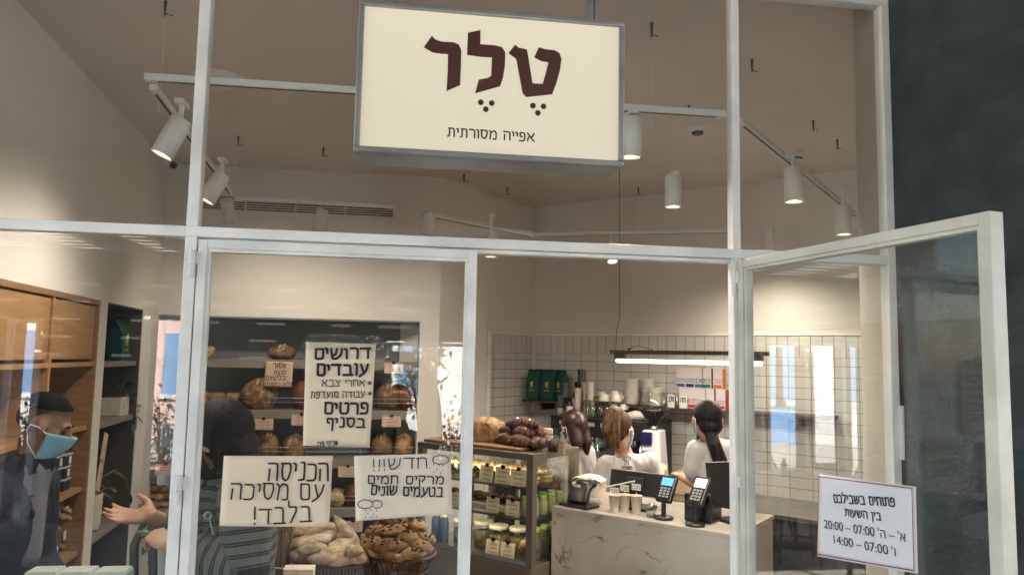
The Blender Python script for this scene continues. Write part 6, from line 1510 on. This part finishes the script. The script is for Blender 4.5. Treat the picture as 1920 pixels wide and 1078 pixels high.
# long black hair
D3 = 4.35
root, o, H, foot = staff('woman in white tee with a very long black ponytail at the right', 0, (1325, 788), D3, -2, -.1, atD(1309, 846, D3 + .02), atD(1381, 846, D3 - .03), atD(1303, 905, D3 + .02), atD(1392, 915, D3 - .02), atD(1278, 893, D3 + .22), atD(1370, 950, D3 + .2), 'skin_light', (1340, 985), (1332, 828))
m = MB(); m.ell((0, -.018, .035), (.08, .102, .092), H, 26, 18, lambda d, q: Vector((q.x, q.y if q.y < .05 or q.z > .05 else .05, q.z))); m.ell((0, -.05, -.03), (.07, .06, .06), H, 18, 12); fuse('tied_hair', m, 'hair_black_s', root, .006, 3)
m = MB(); limb(m, [pxl(1333, 815, D3 - .08), pxl(1340, 835, D3 - .14), pxl(1352, 870, D3 - .15), pxl(1362, 925, D3 - .14), pxl(1364, 965, D3 - .13)], [.036, .038, .042, .04, .02], 14); fuse('ponytail', m, 'hair_black_s', root, .006, 4)
mask(root, H, 'mask_blue')
# half hidden barista
D1 = 5.0
root, o, H, foot = staff('barista with dark reddish hair half hidden behind the cookie jar', 0, (1075, 804), D1, -25, -.35, atD(1046, 850, D1 + .02), atD(1096, 850, D1), atD(1042, 905, D1), atD(1106, 905, D1), atD(1055, 930, D1 + .2), atD(1090, 925, D1 + .2), 'skin_light', (1075, 1000), (1073, 838))
m = MB(); m.ell((0, -.02, .03), (.083, .104, .098), H, 26, 18, lambda d, q: Vector((q.x, q.y if q.y < .05 or q.z > .05 else .05, q.z))); limb(m, [H @ Vector((.045, -.04, .0)), H @ Vector((.055, -.04, -.1)), H @ Vector((.05, -.02, -.19))], [.045, .042, .012]); limb(m, [H @ Vector((-.03, -.05, .0)), H @ Vector((-.035, -.05, -.1)), H @ Vector((-.03, -.02, -.16))], [.05, .045, .012]); fuse('loose_hair', m, 'hair_red', root, .007, 4)
mask(root, H, 'mask_blue')
# the person taking the picture, met again as a faint reflection
hd = Vector((-.02, -2.52, 1.5))
def photo_hands(m, o, foot):
    for s in 'LR':
        t_ = Vector((.0, -2.14, 1.8)) - foot + Vector((-.09 if s == 'L' else .09, -.01, -.03)); d = (t_ - o['w' + s]).normalized(); hand_shapes(m, fr3(o['w' + s], d, (-.8 if s == 'L' else .8, -.2, .1)), 1 if s == 'R' else -1, (30, 45, 35), 3)
J = dict(hd=hd, nk=hd + Vector((0, -.02, -.14)), sL=hd + Vector((-.19, -.02, -.22)), sR=hd + Vector((.19, -.02, -.22)), eL=hd + Vector((-.3, .13, -.1)), eR=hd + Vector((.2, .16, -.1)), wL=Vector((-.12, -2.24, 1.72)), wR=Vector((.13, -2.24, 1.72)), hp=hd + Vector((0, -.03, -.72)), side=(1, 0, 0))
root, o, H, foot = person('photographer in dark clothes holding a phone up in front of the shop', J, (0, 1, .1), 'skin_tan', 'jacket', 'navy_cloth', sleeve=.9, hands=photo_hands, loose=.02)
m = MB(); m.ell((0, -.02, .04), (.082, .104, .09), H, 24, 16, lambda d, q: Vector((q.x, q.y if q.y < .05 or q.z > .05 else .05, q.z))); fuse('short_hair', m, 'hair_black', root, .007, 3)
t = thing('phone', 'black phone held up by the photographer outside', 'phone', (0, -2.118, 1.8)); MB().bx(-.078, .07, -.016, -.009, -.05, .022).build('phone_body', 'black', t, .003); MB().bx(-.075, .067, -.0168, -.0161, -.047, .019).build('screen', 'dome_black', t)
# ------------------------------------------------------------------ terrace furniture and greenery outside, seen in the glass
def mir(x, y, d):
    p = atD(x, y, d); return Vector((p.x, -p.y, p.z))
M('rattan', (.05, .05, .055), .6); m_ = MATS['rattan']; tt = m_.node_tree; wv = tt.nodes.new('ShaderNodeTexWave'); wv.wave_type = 'BANDS'; wv.bands_direction = 'DIAGONAL'; wv.inputs['Scale'].default_value = 22; wv.inputs['Distortion'].default_value = 3
tc = tt.nodes.new('ShaderNodeTexCoord'); r = tt.nodes.new('ShaderNodeValToRGB'); r.color_ramp.elements[0].color = (.02, .02, .03, 1); r.color_ramp.elements[1].color = (.6, .6, .64, 1); tt.links.new(tc.outputs['Object'], wv.inputs['Vector']); tt.links.new(wv.outputs[0], r.inputs[0]); tt.links.new(r.outputs[0], tt.nodes['Principled BSDF'].inputs['Base Color'])
def chair(label, p, rz):
    t = thing('bistro_chair', label, 'chair', (p.x, p.y, GZ + .001), rz, 'woven bistro chairs on the pavement')
    MB().lathe([(.001, .45), (.2, .45), (.215, .462), (.2, .47), (.001, .468)], 28).build('seat', 'rattan', t)
    for sx in (-1, 1):
        m = MB(); m.tube([(sx * .15, .14, .45), (sx * .19, .2, 0)], .014, 10); m.build('leg', 'plastic_black', t)
        m = MB(); m.tube([(sx * .15, -.15, .45), (sx * .19, -.22, 0)], .014, 10); m.build('leg', 'plastic_black', t)
    m = MB(); pts = [(-.19, -.12, .46), (-.21, -.2, .7), (-.14, -.24, .86), (0, -.25, .91), (.14, -.24, .86), (.21, -.2, .7), (.19, -.12, .46)]; m.tube(pts, .013, 10); m.tube([(.16 * math.cos(a), .16 * math.sin(a), .22) for a in [i * .5236 for i in range(12)]], .009, 8, closed=True); m.build('back_frame', 'plastic_black', t)
    MB().surf(lambda u, v: ((u - .5) * .37 * (1 - .35 * max(0, v - .5)), -.13 - .11 * v - .03 * math.sin(math.pi * u), .5 + .38 * v * (1 - .25 * (2 * u - 1) ** 2)), 14, 10).build('backrest', 'rattan', t, solid=.008)
tb = mir(1490, 885, 8.0); tb.z = GZ
for (pp, lb, nm) in ((tb, 'round cafe table with a dark base on the pavement', 1), (mir(1590, 925, 6.6), 'round cafe table nearer the column on the pavement', 2)):
    t = thing('cafe_table', lb, 'table', (pp.x, pp.y, GZ + .001)); MB().lathe([(.001, .72), (.36, .72), (.365, .735), (.355, .75), (.001, .75)], 36).build('table_top', 'enamel' if nm == 1 else 'paper_white', t)
    m = MB(); m.cyl((0, 0, .02), (0, 0, .719), .025); m.lathe([(.22, 0), (.22, .012), (.03, .03)], 28); m.build('pedestal', 'plastic_black', t)
c0 = tb
for dx, dy, rz, lb in ((-.55, .1, -90, 'woven bistro chair at the left of the round table'), (.6, .05, 90, 'woven bistro chair at the right of the round table'), (0, -.62, 0, 'woven bistro chair on the street side of the round table'), (-.35, .65, 200, 'woven bistro chair on the shop side of the round table')): chair(lb, Vector((c0.x + dx, c0.y + dy, 0)), rz)
for dx, lb, mt, h in ((-.12, 'red sauce bottle on the round cafe table', 'crust_red', .16), (.0, 'glass of water on the round cafe table', 'jar_glass', .12), (.1, 'sugar jar on the round cafe table', 'jar_glass', .1)):
    t = thing('table_bottle' if dx < -.1 else 'table_glass', lb, 'bottle' if dx < -.1 else 'glass', (c0.x + dx, c0.y, GZ + .752)); MB().lathe([(.028, 0), (.03, h * .6), (.016, h * .8), (.014, h)] if dx < -.1 else [(.026, 0), (.034, h)], 16).build('body', mt, t)
for x, d, lb in ((45, 9.6, 'tall leafy potted shrub by the left archway across the arcade'), (305, 10.5, 'leafy potted shrub outside the second archway'), (850, 9.9, 'flowering potted shrub outside the wide archway'), (790, 12, 'young street tree outside the wide archway')):
    p = mir(x, 800, d); t = thing('street_tree' if d == 12 else 'potted_shrub', lb, 'tree' if d == 12 else 'shrub', (p.x, p.y, GZ + .001)); big = d == 12
    if not big: MB().lathe([(.16, 0), (.22, .35), (.2, .36), (.19, .33)], 20).build('pot', 'facade_pink', t)
    ms, ml = MB(), MB()
    for i in range(16 if big else 12):
        a = random.uniform(0, 6.28); h = random.uniform(1.6, 4.2) if big else random.uniform(.7, 1.35); r = random.uniform(.1, 1.1 if big else .3); z0 = .9 if big else .3
        pts = [Vector((0, 0, z0 * (.6 + .4 * random.random()))), Vector((r * .4 * math.cos(a), r * .4 * math.sin(a), z0 + (h - z0) * .5)), Vector((r * math.cos(a), r * math.sin(a), h))]; ms.tube(pts, [.03, .016, .005] if big else [.012, .008, .003], 6)
        for k in range(46 if big else 34):
            u = random.random(); q_ = (pts[1].lerp(pts[2], u) if random.random() < .75 else pts[0].lerp(pts[1], u)) + Vector((random.gauss(0, 1), random.gauss(0, 1), random.gauss(0, 1))) * (.16 if big else .07); leaf_mesh(ml, q_, (random.gauss(0, 1), random.gauss(0, 1), random.gauss(0, .6)), (0, 0, 1), .12 if big else .09, .06 if big else .045)
    if big: ms.tube([(0, 0, 0), (.02, .01, 1.2), (0, 0, 2.2)], [.07, .05, .03], 10)
    ms.build('trunk' if big else 'stems', 'oak_frame', t); ml.build('crown' if big else 'foliage', 'leaf_pale', t)
